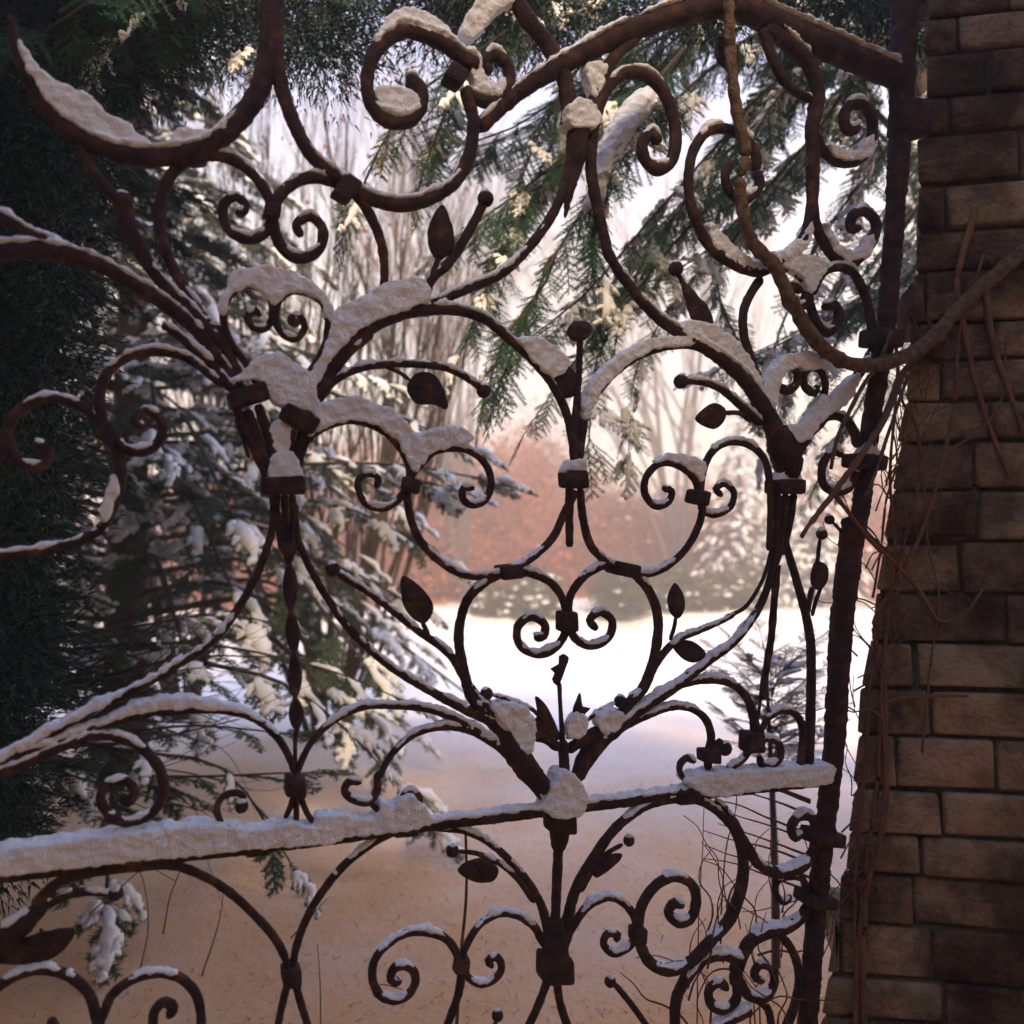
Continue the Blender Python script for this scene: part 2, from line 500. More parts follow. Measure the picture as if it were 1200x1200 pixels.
for (zz, u0) in core:
    for (uu, dd) in ((u0 + 0.02, 0.016), (U_END, 0.016), (U_END, 0.21), (u0 + 0.02 + 0.21 * SPL, 0.21)):
        q = P0 + pier_h * uu + pier_n * dd; cv.append((q[0], q[1], zz))
for i in range(len(core) - 1):
    for k in range(4):
        cf.append((i * 4 + k, i * 4 + (k + 1) % 4, i * 4 + 4 + (k + 1) % 4, i * 4 + 4 + k))
put('mortar', mesh_of('pier_mortar', cv, cf), M_mortar, pier, smooth=False)

# ------------------------------------------------------------------ the wrought iron gate
# The gate stands in one upright, slightly leaning plane; every bar below was measured in that plane.
G0 = at(660, 940, 1.62)
gh = np.array((math.cos(R(24)), math.sin(R(24)), 0))
gv = np.array((0.0, -math.sin(R(5)), math.cos(R(5))))
gn = np.cross(gh, gv); gn /= np.linalg.norm(gn)
if gn[1] > 0: gn = -gn                                     # towards the camera


def gp(p, off=0.0):
    d = ray(p); t = ((G0 - CAM) @ gn) / (d @ gn)
    return CAM + d * t + gn * off


def gs(p):
    """metres per frame unit at that place of the gate"""
    d = ray(p); return ((G0 - CAM) @ gn) / (d @ gn) / F


gate = empty('iron_gate', (G0[0], G0[1], 0.0))
tag(gate, 'ornate rusty wrought iron scrollwork gate with leaves and snow on it', 'gate')
SNOW = Bag()
_lay = [0]


def snow_run(pts, w, h, off, lo=0.38):
    """a lumpy cap lying on the upper side of a bar wherever it runs flat enough"""
    seg = []; 
    T = np.gradient(pts, axis=0)
    ph = rng.uniform(0, 100)
    def flush(seg):
        if len(seg) < 3: return
        P = []; rr = []
        m = len(seg)
        for i, (c, hh, s, ww) in enumerate(seg):
            e = min(1.0, (i + 0.4) / 2.2, (m - i - 0.6) / 2.2)
            hh = max(1.0, hh * e)
            q = (c[0], c[1] - ww / 2 - hh / 2 + 2.0)
            P.append(gp(q, off)); rr.append(((hh / 2 + 1.4) * s, (ww * 0.5 + 0.5) * s * (0.55 + 0.45 * e)))
        SNOW.add(*tube(np.array(P), np.array(rr), sides=8, ref=gn))
    for i, c in enumerate(pts):
        t = T[i] / (np.linalg.norm(T[i]) + 1e-9)
        f = (abs(t[0]) - lo) / (1 - lo)
        k = 0.75 + 0.75 * nz((i * 0.17 + ph, 0.3, 0.1)) + 0.35 * nz((i * 0.6 + ph, 5.3, 0.1))
        hh = h * f * max(0.0, k)
        ww = w[i]
        if f > 0 and hh > 1.0: seg.append((c, hh, gs(c), ww))
        else:
            flush(seg); seg = []
    flush(seg)


def bar(name, pts, w, snow=5.0, sides=9, depth=0.95, step=4.0, mat=None, parent=None, off=None):
    """one forged bar; pts in frame units, w = width or (start, ..., end) widths"""
    P2 = catmull(pts, step)
    n = len(P2)
    ws = np.interp(np.linspace(0, 1, n), np.linspace(0, 1, len(w)), w) if hasattr(w, '__len__') else np.full(n, float(w))
    if off is None:
        _lay[0] = (_lay[0] + 1) % 7
        off = (_lay[0] - 3) * 0.0011
    P3 = np.array([gp(p, off) for p in P2])
    sc = np.array([gs(p) for p in P2])
    ph = rng.uniform(0, 50)
    jit = np.array([1 + 0.09 * nz((i * 0.35 + ph, 1.1, 2.2)) + 0.06 * nz((i * 1.1 + ph, 4.1, 2.2)) for i in range(n)])
    rad = np.stack([ws / 2 * sc * jit, ws / 2 * sc * jit * depth], 1)
    # rounded ends
    for k, fk in ((0, 0.6), (-1, 0.6)): rad[k] *= fk
    V, T = tube(P3, rad, sides=sides, ref=gn)
    V = V + np.array([noise.noise_vector(Vector(v * 130)) for v in V]) * float(np.mean(ws * sc)) * 0.055
    o = put(name, mesh_of(name, V, T), mat or M_iron, parent or gate)
    if snow: snow_run(P2, ws, snow, off)
    return o


def ball(c, r):
    s = gs(c); V, T = sphere((0, 0, 0), 1)
    V = np.array([v * (1 + 0.07 * nz(v * 2.3 + c[0])) for v in V]) * r * s + gp(c)
    put('finial', mesh_of('finial', V, T), M_iron, gate)
    SNOW.add(*sphere(gp((c[0], c[1] - r * 0.75)), r * 0.55 * s, ICO1, (1.2, 1.2, 0.7)))


def leaf(poly, thick=3.2):
    """a beaten sheet leaf with a raised midrib"""
    P2 = catmull(poly, 5.0, closed=True)
    c = P2.mean(axis=0); n = len(P2); s = gs(c)
    rings = [(1.0, 0.4), (0.66, 1.0), (0.3, 1.6)]
    V = []
    for sgn in (1, -1):
        for f, t in rings:
            for p in P2: V.append(gp(c + (p - c) * f, sgn * thick * s * t * 0.6 + 0.004 * nz((p[0] * 0.08, p[1] * 0.08, 0))))
        V.append(gp(c, sgn * thick * s * 1.1))
    T = []; m = 3 * n + 1
    for sd in range(2):
        b = sd * m
        for r_ in range(2):
            for i in range(n):
                j = (i + 1) % n; a0, a1, b0, b1 = b + r_ * n + i, b + r_ * n + j, b + (r_ + 1) * n + i, b + (r_ + 1) * n + j
                T += [(a0, a1, b1), (a0, b1, b0)]
        for i in range(n): T.append((b + 2 * n + i, b + 2 * n + (i + 1) % n, b + 3 * n))
    for i in range(n):
        j = (i + 1) % n; T += [(i, m + i, m + j), (i, m + j, j)]
    put('leaf', mesh_of('leaf', np.array(V), np.array(T)), M_iron, gate)


def collar(c, w, h, rot=0.0, d=None, name='collar', snow=0):
    """a forged band wrapped round the bars"""
    s = gs(c); d = d or min(w, 30)
    bm = bmesh.new()
    ca, sa = math.cos(R(rot)), math.sin(R(rot))
    cs = []
    for dz in (-d / 2, d / 2):
        for yy in (h / 2, -h / 2):
            for xx in (-w / 2, w / 2):
                p = (c[0] + xx * ca - yy * sa, c[1] + xx * sa + yy * ca)
                cs.append(gp(p, dz * s))
    b = block(cs, 0.22 * min(h, w) * s, 0.0012)
    put(name, bm_mesh(b, name), M_iron, gate)
    if snow: snow_run(catmull([(c[0] - w * 0.5 * ca, c[1] - w * 0.5 * sa), (c[0] + w * 0.5 * ca, c[1] + w * 0.5 * sa)], 3), np.full(99, h), snow, 0)


def twist(pts, w):
    """bar twisted into a chain of flattened lozenges between the given waists"""
    P2 = []; W = []
    for a, b in zip(pts[:-1], pts[1:]):
        for k in range(9):
            t = k / 9; P2.append(np.array(a) * (1 - t) + np.array(b) * t); W.append(0.28 + 0.72 * math.sin(math.pi * t) ** 0.8)
    P2.append(np.array(pts[-1])); W.append(0.3); W = np.array(W)
    P3 = np.array([gp(p) for p in P2]); sc = np.array([gs(p) for p in P2])
    rad = np.stack([W * w / 2 * sc, (1.25 - W) * 0.5 * w * sc], 1)
    V, T = tube(P3, rad, sides=8, ref=gn)
    put('twisted_bar', mesh_of('twisted_bar', V, T), M_iron, gate)


def pile(poly, d=9.0, rough=1.0):
    """snow lodged between bars: outline in the gate plane, given real depth"""
    P2 = catmull(poly, 4.0, closed=True)
    P2 = np.array([p + rough * 1.6 * np.array((nz((p[0] * .13, p[1] * .13, 2)), nz((p[0] * .13, p[1] * .13, 9)))) for p in P2])
    c = P2.mean(axis=0); s = gs(c); n = len(P2)
    tri = geometry.tessellate_polygon([[Vector((p[0], p[1], 0)) for p in P2]])
    V = [gp(p, d * s) for p in P2] + [gp(p, -d * s) for p in P2]
    T = [t for t in tri] + [(a + n, c_ + n, b + n) for (a, b, c_) in tri]
    for i in range(n):
        j = (i + 1) % n; T += [(i, j, n + j), (i, n + j, n + i)]
    bm = bmesh.new()
    vv = [bm.verts.new(v) for v in V]
    for t in T:
        try: bm.faces.new([vv[i] for i in t])
        except ValueError: pass
    bmesh.ops.recalc_face_normals(bm, faces=bm.faces[:])
    bm.verts.index_update()
    SNOW.add(np.array([v.co[:] for v in bm.verts]), np.array([[v.index for v in f.verts] for f in bm.faces]))
    bm.free()


S = lambda pts, w, snow=5.0: bar('scroll', pts, w, snow)
B = lambda pts, w, snow=5.0: bar('bar', pts, w, snow)
K = lambda pts, w, snow=3.0: bar('stalk', pts, w, snow)

# frame: hinge stile, top rail, lock rail
bar('stile', [(1066, -140), (1062, 0), (1053, 200), (1037, 400), (1021, 500), (1009, 600), (1000, 640)], (34, 32, 28, 23, 22, 22, 22), 0)
bar('stile', [(1000, 606), (990, 690), (985, 733), (977, 867), (970, 933), (956, 1067), (945, 1200), (930, 1400), (905, 1750)], (29, 27, 25, 23, 24, 23, 24, 26, 30), 0, off=0.003)
bar('top_rail', [(560, 150), (610, 105), (665, 72), (727, 40), (787, 18), (833, 7), (870, 10), (900, 23), (967, 53), (1010, 72), (1052, 90)], (18, 22, 26, 28, 30, 30, 30), 4)
bar('lock_rail', [(-140, 1046), (0, 1026), (167, 1007), (300, 993), (400, 981), (500, 967), (600, 955), (667, 946), (800, 931), (900, 921), (972, 913)], (20, 19, 16, 15, 15, 16, 15), 4)
for c, w, h in (((1068, 140), 34, 42), ((1033, 397), 32, 22), ((1013, 541), 34, 18), ((964, 980), 34, 15), ((956, 1053), 32, 15)):
    collar(c, w, h, 6, name='hinge_band')
# ---- upper left panel
S([(12, 20), (18, 50), (30, 83), (57, 130), (97, 163), (150, 182), (200, 183), (240, 173), (280, 140), (303, 107), (313, 67), (317, 0), (318, -80)], (10, 20, 24, 24, 24, 22))
S([(318, -80), (322, 0), (325, 77), (337, 127), (363, 180), (393, 207), (427, 230), (467, 241), (500, 234), (533, 213), (550, 180), (554, 140), (546, 108), (552, 113), (568, 120), (585, 115), (597, 95), (591, 73), (575, 66), (566, 76), (574, 88)], (22, 19, 17, 17, 16, 15, 16))
S([(560, 80), (545, 72), (528, 58), (500, 44), (470, 38), (443, 57), (430, 90), (435, 125), (453, 143), (477, 143), (493, 123), (490, 102), (475, 96)], (20, 17, 17, 16, 18), 14)
collar((533, 90), 24, 22, 30)
S([(285, 452), (257, 393), (233, 360), (213, 333), (197, 300), (188, 267), (190, 227), (207, 197), (233, 183), (267, 184), (293, 200), (313, 227), (320, 247), (313, 270), (290, 280), (267, 267), (262, 240), (276, 230), (288, 242), (278, 252)], (12, 14, 13, 13, 14, 14, 13, 12, 11))
S([(440, 372), (449, 345), (451, 317), (447, 283), (433, 250), (417, 227), (393, 213), (360, 208), (333, 223), (320, 247), (323, 273), (337, 297), (357, 302), (375, 290), (378, 267), (363, 253), (348, 263), (353, 277)], (9, 11, 13, 14, 14, 14, 13, 11))
collar((319, 248), 20, 18, 10); collar((233, 180), 22, 30, 0); collar((405, 222), 24, 30, 35)
# left bouquet
B([(-120, 296), (0, 295), (43, 293), (100, 303), (150, 328), (200, 360), (233, 388), (265, 430), (292, 462)], (22, 22, 20, 18, 15))
B([(-120, 230), (0, 255), (33, 273), (67, 287), (120, 312)], (20, 16, 12))
B([(140, 238), (160, 285), (180, 318), (205, 345), (236, 375), (262, 410), (285, 448)], (20, 17, 15, 14))
K([(90, 170), (112, 205), (140, 238)], (10, 16)); ball((143, 236), 12)
B([(190, 380), (215, 398), (245, 425), (275, 458)], (10, 13, 14)); B([(225, 365), (255, 405), (284, 450)], 13)
# right bouquet
B([(352, 492), (362, 472), (372, 455), (385, 430), (410, 400), (440, 380), (473, 367), (507, 363), (533, 363), (567, 373), (593, 393), (620, 417), (643, 443), (657, 467), (667, 493), (673, 527), (674, 557)], (16, 18, 18, 15, 13, 12, 11, 11, 11), 6)
B([(362, 470), (376, 440), (400, 402), (450, 368), (500, 357), (550, 337), (583, 323), (617, 293), (650, 247), (663, 213), (670, 180), (674, 150)], (14, 13, 12, 12, 12, 12), 4)
B([(356, 470), (366, 440), (383, 414), (405, 390), (424, 377)], (16, 14, 9), 2)
B([(364, 478), (382, 450), (404, 418), (436, 392)], (14, 13, 8), 2)
K([(360, 486), (377, 463), (390, 447), (417, 433), (450, 427), (500, 428), (527, 433), (553, 447), (566, 458)], (12, 10, 9, 9)); ball((567, 458), 9)
leaf([(477, 452), (489, 437), (507, 438), (518, 452), (524, 479), (507, 474), (490, 474), (480, 464)]); K([(450, 430), (466, 436), (480, 446)], 5, 0)
K([(497, 352), (507, 327), (527, 307), (543, 283), (560, 253), (568, 236)], (9, 12, 12, 11)); ball((569, 233), 10)
leaf([(518, 240), (530, 266), (531, 292), (514, 305), (503, 291), (502, 266)]); K([(514, 303), (508, 320), (503, 345)], 7, 0)
# little heart
S([(300, 450), (288, 425), (270, 400), (262, 373), (267, 350), (283, 335), (303, 337), (317, 350), (320, 370), (310, 385), (297, 383), (290, 372), (299, 363), (305, 371)], (8, 9, 9, 9, 9), 3)
S([(350, 455), (362, 437), (380, 407), (385, 377), (377, 353), (357, 342), (337, 343), (325, 357), (323, 377), (333, 393), (347, 397), (357, 384), (352, 372), (341, 373), (343, 382)], (8, 9, 9, 9, 9), 3)
collar((321, 366), 11, 16); ball((346, 378), 6)
collar((290, 465), 46, 22, -17, 34); collar((350, 492), 44, 22, 27, 34)
leaf([(320, 425), (325, 437), (332, 450), (325, 462), (313, 462), (320, 447)])
for a, b_, w in (((276, 476), (314, 560), 12), ((289, 480), (321, 560), 13), ((302, 474), (327, 560), 12), ((356, 505), (343, 560), 12), ((343, 503), (336, 560), 12), ((364, 503), (348, 560), 8)):
    bar('bar', [a, ((a[0] + b_[0]) / 2 + rng.uniform(-2, 2), (a[1] + b_[1]) / 2), b_], w, 0)
K([(277, 490), (284, 512), (292, 537)], 5, 0)
collar((331, 569), 52, 22, 0, 30)
for a, b_ in ((324, 331), (333, 336), (342, 340)): bar('bar', [(a, 578), (a + 1, 605), (b_, 645)], 8, 0)
bar('bar', [(334, 620), (338, 636), (339, 664)], (14, 20, 4), 0)
twist([(339, 660), (341, 716), (345, 766), (346, 818), (348, 856)], 17)
B([(347, 852), (346, 875), (347, 912)], 5, 0)
# flat bars leaving the left spine
B([(320, 580), (320, 613), (307, 660), (283, 707), (253, 747), (207, 780), (160, 807), (117, 827), (50, 863), (0, 893), (-120, 960)], (8, 10, 10, 11, 14, 18, 20), 5)
B([(346, 590), (347, 617), (354, 645), (377, 690), (410, 737), (453, 777), (500, 807), (543, 830), (577, 847), (607, 873), (640, 922)], (8, 9, 10, 11, 13, 14), 4)
S([(350, 540), (363, 513), (383, 500), (413, 493), (443, 502), (467, 523), (480, 553), (473, 577), (453, 595), (433, 593), (422, 580), (420, 563), (430, 555), (443, 560), (440, 572)], (8, 9, 9, 9, 8), 4)
S([(674, 575), (660, 603), (647, 630), (627, 650), (600, 667), (567, 675), (540, 672), (510, 653), (490, 630), (480, 603), (477, 577), (482, 557), (490, 547), (507, 530), (530, 525), (553, 530), (570, 547), (575, 567), (567, 587), (553, 592), (542, 585), (543, 572), (555, 572)], (10, 10, 10, 10, 9, 9), 4)
collar((482, 569), 20, 18, 15)
S([(262, 452), (247, 440), (220, 420), (187, 412), (150, 418), (127, 437), (117, 463), (120, 490), (130, 508), (150, 527), (173, 528), (190, 510), (187, 490), (170, 482), (158, 493), (168, 501)], (11, 12, 12, 12, 11), 4)
S([(-20, 555), (2, 530), (7, 507), (23, 480), (53, 467), (87, 472), (110, 487), (125, 507), (137, 530), (142, 555), (133, 593), (117, 620), (83, 637), (33, 647), (-40, 655)], (12, 12, 12, 12, 11), 3)
S([(7, 507), (17, 533), (37, 547), (54, 541), (56, 527), (42, 520)], 12, 3)
collar((128, 509), 24, 22, 35)
# lower left of the upper field
S([(344, 905), (342, 895), (327, 867), (300, 843), (267, 833), (217, 832), (167, 837), (117, 850), (67, 870), (0, 895), (-100, 940)], (8, 10, 11, 12, 14, 16), 7)
S([(349, 905), (352, 895), (367, 867), (393, 843), (427, 828), (467, 827), (500, 830), (533, 842), (563, 857), (600, 885), (642, 930)], (8, 9, 10, 11, 12), 3)
S([(-100, 930), (0, 905), (67, 877), (107, 862), (143, 865), (170, 880), (188, 903), (192, 930), (177, 953), (150, 963), (127, 953), (118, 933), (127, 919), (147, 915), (158, 927), (150, 940), (143, 931)], (18, 16, 12, 12, 11, 11), 3)
collar((346, 921), 25, 24, 0)
K([(343, 933), (340, 945), (334, 958)], 7, 0); K([(347, 933), (347, 962)], 7, 0); K([(352, 934), (366, 962), (390, 974)], 7, 0)
K([(280, 987), (262, 969), (254, 948), (263, 933), (280, 930), (288, 936)], (6, 8, 9), 0); ball((283, 945), 8)
# central bouquet
S([(622, 902), (604, 880), (575, 845), (553, 817), (543, 783), (538, 750), (540, 727), (550, 700), (573, 680), (600, 670), (627, 673), (650, 687), (663, 713), (663, 740), (650, 760), (630, 767), (610, 757), (607, 735), (622, 723), (638, 731), (637, 745), (627, 748)], (16, 14, 12, 11, 10, 10, 11), 4)
S([(676, 912), (690, 890), (712, 862), (735, 827), (753, 807), (763, 783), (770, 750), (770, 717), (757, 687), (733, 667), (707, 663), (683, 677), (668, 700), (667, 727), (673, 747), (693, 757), (713, 747), (717, 727), (703, 717), (691, 727), (699, 737)], (16, 14, 12, 11, 10, 10, 10), 4)
collar((664, 728), 20, 24); collar((597, 669), 26, 16, -8); collar((730, 667), 28, 16, 12)
K([(397, 672), (440, 700), (487, 737), (527, 767), (547, 800), (567, 827), (600, 880)], (9, 9, 10, 11, 12), 4); ball((390, 667), 9)
leaf([(472, 675), (497, 692), (508, 713), (497, 731), (480, 721), (471, 703)]); K([(494, 728), (499, 738), (502, 746)], 6, 0)
ball((570, 813), 8); K([(577, 814), (600, 820), (622, 830), (634, 842)], 5)
ball((727, 822), 8); K([(721, 825), (700, 836), (683, 850)], 5)
bar('stalk', [(656, 800), (657, 825), (659, 855), (660, 874)], (6, 5, 6, 8), 0)
leaf([(660, 766), (667, 771), (664, 780), (659, 793), (653, 804), (647, 796), (650, 789), (645, 784), (655, 778), (655, 769)])
leaf([(628, 816), (638, 824), (648, 842), (656, 866), (640, 869), (622, 861), (620, 847), (629, 841)])
leaf([(664, 866), (670, 842), (673, 826), (680, 812), (683, 828), (692, 830), (683, 840), (682, 858)])
B([(620, 860), (640, 866), (656, 878)], (14, 11), 0); B([(704, 858), (682, 868), (664, 880)], (20, 11), 0)
B([(659, 868), (661, 895), (663, 918), (660, 945)], (14, 12, 11), 0)
B([(588, 858), (604, 884), (622, 906), (640, 924)], (20, 28, 28, 18), 0); B([(608, 895), (622, 918), (633, 937)], (14, 12, 3), 0)
B([(736, 834), (702, 868), (684, 895), (672, 924)], (14, 24, 22, 12), 0)
collar((656, 962), 31, 26, 0, 26); bar('bar', [(656, 970), (656, 984), (655, 998)], (24, 22, 15), 0)
# middle spine
leaf([(664, 389), (672, 377), (690, 379), (693, 390), (685, 399), (673, 400)], 6)
K([(680, 392), (679, 430), (677, 462), (674, 500), (673, 550)], (8, 8, 10, 11), 0)
leaf([(647, 418), (670, 432), (679, 450), (673, 464), (657, 466), (648, 450)])
B([(677, 550), (683, 505), (687, 478), (700, 460), (717, 440), (743, 420), (773, 408), (807, 405), (836, 415), (862, 440)], (10, 11, 10, 9, 9), 4)
collar((672, 561), 26, 22, 0); bar('bar', [(667, 570), (667, 605), (667, 641)], (11, 10, 10), 0)
S([(679, 572), (683, 610), (692, 640), (706, 655), (723, 667), (747, 673), (773, 668), (797, 650), (813, 627), (822, 600), (819, 580), (812, 560), (793, 545), (773, 543), (757, 558), (755, 578), (767, 593), (783, 588), (786, 575), (776, 572)], (10, 10, 9, 9, 9, 9), 4)
S([(818, 590), (821, 565), (824, 548), (833, 530), (853, 518), (877, 522), (894, 537), (901, 567), (902, 610), (900, 645)], (8, 9, 9, 9, 8), 4)
S([(820, 592), (828, 601), (842, 603), (857, 594), (861, 577), (850, 567), (840, 573), (847, 581)], 8, 4)
collar((818, 583), 20, 18, 10)
# flower cup above the middle spine
B([(665, 150), (667, 128), (662, 93), (643, 53), (617, 20), (596, -20)], (18, 20, 20, 22), 3)
B([(690, 148), (697, 112), (718, 70), (750, 37)], (14, 14, 16), 3)
bar('bar', [(680, 142), (676, 165), (675, 190), (669, 215), (662, 255)], (30, 27, 18, 11, 4), 0)
K([(640, 40), (655, 75), (668, 105)], 12, 0)
S([(715, 306), (706, 272), (698, 236), (692, 200), (695, 150), (710, 105), (727, 88), (750, 87), (773, 103), (787, 133), (791, 167), (783, 193), (767, 199), (755, 187), (752, 168), (762, 158), (772, 168)], (12, 14, 15, 15, 15, 14), 5)
# right spine and its bouquet
B([(707, 280), (713, 300), (733, 330), (757, 360), (783, 383), (817, 403), (847, 423), (873, 447), (893, 477), (907, 505), (918, 545)], (13, 13, 13, 15, 18, 22, 26), 7)
B([(915, 520), (897, 468), (883, 427), (873, 393), (872, 367), (879, 347), (893, 326)], (14, 12, 11, 11), 2)
K([(892, 497), (883, 487), (863, 470), (843, 454), (820, 447), (803, 447)], (12, 10, 8), 4); ball((798, 447), 9)
leaf([(815, 491), (827, 477), (839, 472), (851, 482), (847, 495), (836, 503)]); K([(850, 484), (866, 484), (880, 494)], 6, 0)
leaf([(798, 327), (817, 346), (833, 366), (834, 391), (814, 381), (805, 357)]); ball((792, 315), 9); K([(794, 320), (805, 340), (835, 392)], 6, 0)
S([(906, 495), (904, 472), (906, 450), (914, 434), (925, 430), (934, 438), (932, 451), (921, 459), (913, 452)], (9, 8, 9, 11), 5)
S([(965, 468), (966, 448), (958, 433), (948, 431), (941, 440), (943, 454), (953, 460), (957, 452)], (8, 9, 11), 5)
B([(940, 515), (954, 493), (961, 476), (962, 458)], (13, 10, 6), 3)
B([(930, 535), (945, 510), (965, 490), (985, 470), (1006, 440), (1030, 400)], (20, 17, 13, 12, 10), 6)
S([(962, 492), (980, 487), (992, 492), (1002, 507), (1006, 524)], (9, 12, 12), 4)
S([(988, 534), (977, 529), (967, 539), (963, 555), (967, 570), (980, 577), (995, 572), (1003, 557), (1012, 545)], (9, 10, 10, 11), 8)
bar('bar', [(908, 500), (918, 525), (924, 545), (921, 562)], (26, 36, 38, 26), 0)
collar((920, 570), 30, 18, 0)
for dx in (-9, 0, 9): bar('bar', [(920 + dx, 578), (917 + dx * 0.8, 610), (911 + dx * 0.4, 650)], 10, 0)
bar('bar', [(914, 640), (911, 655), (910, 668)], (14, 12, 4), 0)
twist([(911, 662), (907, 708), (904, 747), (898, 783), (893, 818)], 13)
B([(893, 814), (889, 840), (884, 862)], 4, 0)
B([(918, 600), (921, 634), (933, 677), (943, 713), (950, 750), (951, 800), (950, 850), (948, 903)], (8, 10, 11, 12, 12), 0)
B([(912, 620), (905, 668), (893, 705), (880, 727), (860, 752), (827, 777), (793, 804), (760, 825), (733, 845), (700, 874)], (7, 9, 10, 11, 12, 14, 18), 5)
K([(905, 640), (893, 680), (872, 712), (850, 723)], 5, 0)
K([(860, 720), (840, 730), (810, 742), (790, 752), (770, 775), (752, 812)], (6, 8, 9, 10), 3)
leaf([(791, 683), (800, 696), (802, 712), (794, 725), (784, 716), (783, 700)]); K([(791, 722), (789, 735), (784, 750)], 5, 0)
leaf([(789, 757), (805, 750), (816, 754), (827, 766), (817, 776), (803, 774)])
S([(720, 850), (753, 826), (787, 807), (827, 797), (857, 801), (876, 818), (884, 840), (887, 862)], (12, 10, 10, 10, 13), 4)
S([(715, 866), (735, 850), (760, 838), (778, 831), (796, 828), (814, 832), (828, 844), (834, 862), (832, 880), (830, 902)], (10, 10, 9, 10, 11), 3)
collar((831, 885), 19, 15); ball((849, 877), 9); K([(835, 880), (843, 868), (850, 876)], 6, 0)
K([(805, 916), (797, 906), (797, 895), (806, 888), (814, 893)], (6, 8, 9), 2)
collar((881, 869), 20, 24)
S([(884, 880), (889, 870), (900, 865), (912, 871), (914, 886), (904, 897), (892, 895), (889, 886)], 9, 4)
K([(878, 878), (869, 890), (852, 900)], 9, 3)
S([(888, 866), (892, 853), (898, 842), (908, 834), (922, 832), (934, 840), (940, 856), (938, 884), (935, 905)], (7, 9, 10, 10), 4)
ball((963, 626), 7); K([(962, 632), (960, 650), (958, 672)], 5, 0)
leaf([(957, 658), (969, 663), (968, 682), (960, 692), (950, 684)]); K([(953, 688), (950, 700), (947, 720)], 7, 0); K([(963, 688), (957, 703), (952, 722)], 5, 0)
ball((972, 609), 6); K([(976, 612), (985, 622), (994, 634)], 4, 0)
# upper right panel
S([(886, 200), (884, 178), (870, 160), (853, 152), (833, 152), (817, 167), (808, 193), (808, 233), (817, 263), (833, 290), (860, 310), (890, 320)], (13, 13, 12, 12, 13, 14, 14), 7)
S([(886, 200), (889, 218), (872, 234), (855, 226), (849, 206), (857, 190)], (13, 11), 6)
S([(884, 322), (900, 314), (920, 303), (940, 280), (950, 240), (952, 187), (950, 150), (957, 117), (947, 77), (920, 50), (893, 33)], (13, 13, 14, 17, 18, 20), 7)
S([(953, 120), (957, 160), (970, 180), (987, 190), (1007, 187), (1020, 170), (1023, 140), (1013, 123), (997, 123), (990, 140), (997, 153), (1007, 147)], (12, 12, 13, 13), 5)
S([(952, 190), (953, 233), (957, 263), (970, 290), (987, 305), (1007, 303), (1023, 283), (1027, 260), (1013, 247), (1000, 253), (998, 267), (1008, 267)], (14, 13, 13, 12, 13), 5)
S([(890, 319), (923, 313), (943, 330), (950, 358), (957, 378), (970, 390), (983, 374), (978, 357), (965, 360)], (10, 11, 12, 12), 5)
S([(954, 345), (957, 333), (967, 318), (980, 313), (997, 317), (1010, 337), (1018, 362), (1024, 398)], (8, 11, 11, 12), 5)
S([(946, 340), (940, 358), (926, 360), (920, 346), (930, 336), (938, 342)], 12, 3)
leaf([(842, 42), (856, 52), (866, 70), (862, 94), (850, 82), (838, 66)])
B([(893, 33), (905, 70), (922, 100), (950, 118)], (14, 10), 3)
# ---- below the lock rail
S([(40, 1060), (73, 1030), (117, 1020), (160, 1015), (200, 1013), (233, 1023), (267, 1043), (300, 1073), (323, 1100), (336, 1127), (340, 1147)], (14, 12, 11, 10, 10, 9), 0)
S([(480, 968), (447, 983), (417, 1003), (390, 1030), (367, 1063), (353, 1093), (345, 1123), (343, 1147)], (10, 10, 10, 10, 9), 3)
collar((342, 1143), 22, 22); B([(338, 1150), (334, 1165), (325, 1205), (310, 1260)], 9, 0); B([(346, 1150), (351, 1170), (362, 1205), (380, 1260)], 9, 0)
K([(-40, 1130), (0, 1095), (40, 1068), (73, 1050), (100, 1045), (128, 1047)], (22, 20, 12, 8), 2); ball((135, 1047), 9)
B([(-60, 1140), (0, 1108), (35, 1078), (65, 1045)], (24, 26, 22, 10), 0)
leaf([(-10, 1125), (33, 1097), (60, 1090), (88, 1089), (78, 1110), (50, 1128), (17, 1130)])
S([(113, 1205), (123, 1183), (130, 1167), (150, 1150), (177, 1140), (207, 1143), (227, 1160), (235, 1183), (232, 1215), (210, 1235), (185, 1225), (179, 1200), (182, 1183), (193, 1173), (203, 1180), (197, 1191)], (12, 11, 11, 11, 12), 2)
S([(118, 1205), (113, 1190), (108, 1170), (100, 1157), (77, 1140), (43, 1135), (5, 1150), (-20, 1180), (-10, 1220), (30, 1235), (65, 1215), (60, 1192)], (12, 12, 12), 2)
S([(480, 966), (520, 972), (542, 974), (567, 984), (593, 1004), (617, 1031), (633, 1057), (641, 1083), (646, 1108)], (7, 8, 9, 10, 13), 4)
K([(537, 998), (560, 1001), (587, 1013), (607, 1030), (627, 1057)], (5, 7, 9), 2); ball((530, 997), 8)
leaf([(536, 1020), (563, 1005), (584, 1018), (580, 1030), (560, 1034)])
bar('bar', [(655, 980), (653, 1030), (651, 1080), (650, 1110)], (13, 12, 12), 0)
S([(640, 1108), (633, 1098), (627, 1087), (610, 1074), (587, 1070), (563, 1083), (547, 1107), (541, 1127), (547, 1143), (563, 1153), (580, 1147), (588, 1133), (583, 1122), (572, 1125), (577, 1133)], (11, 9, 9, 9, 9), 5)
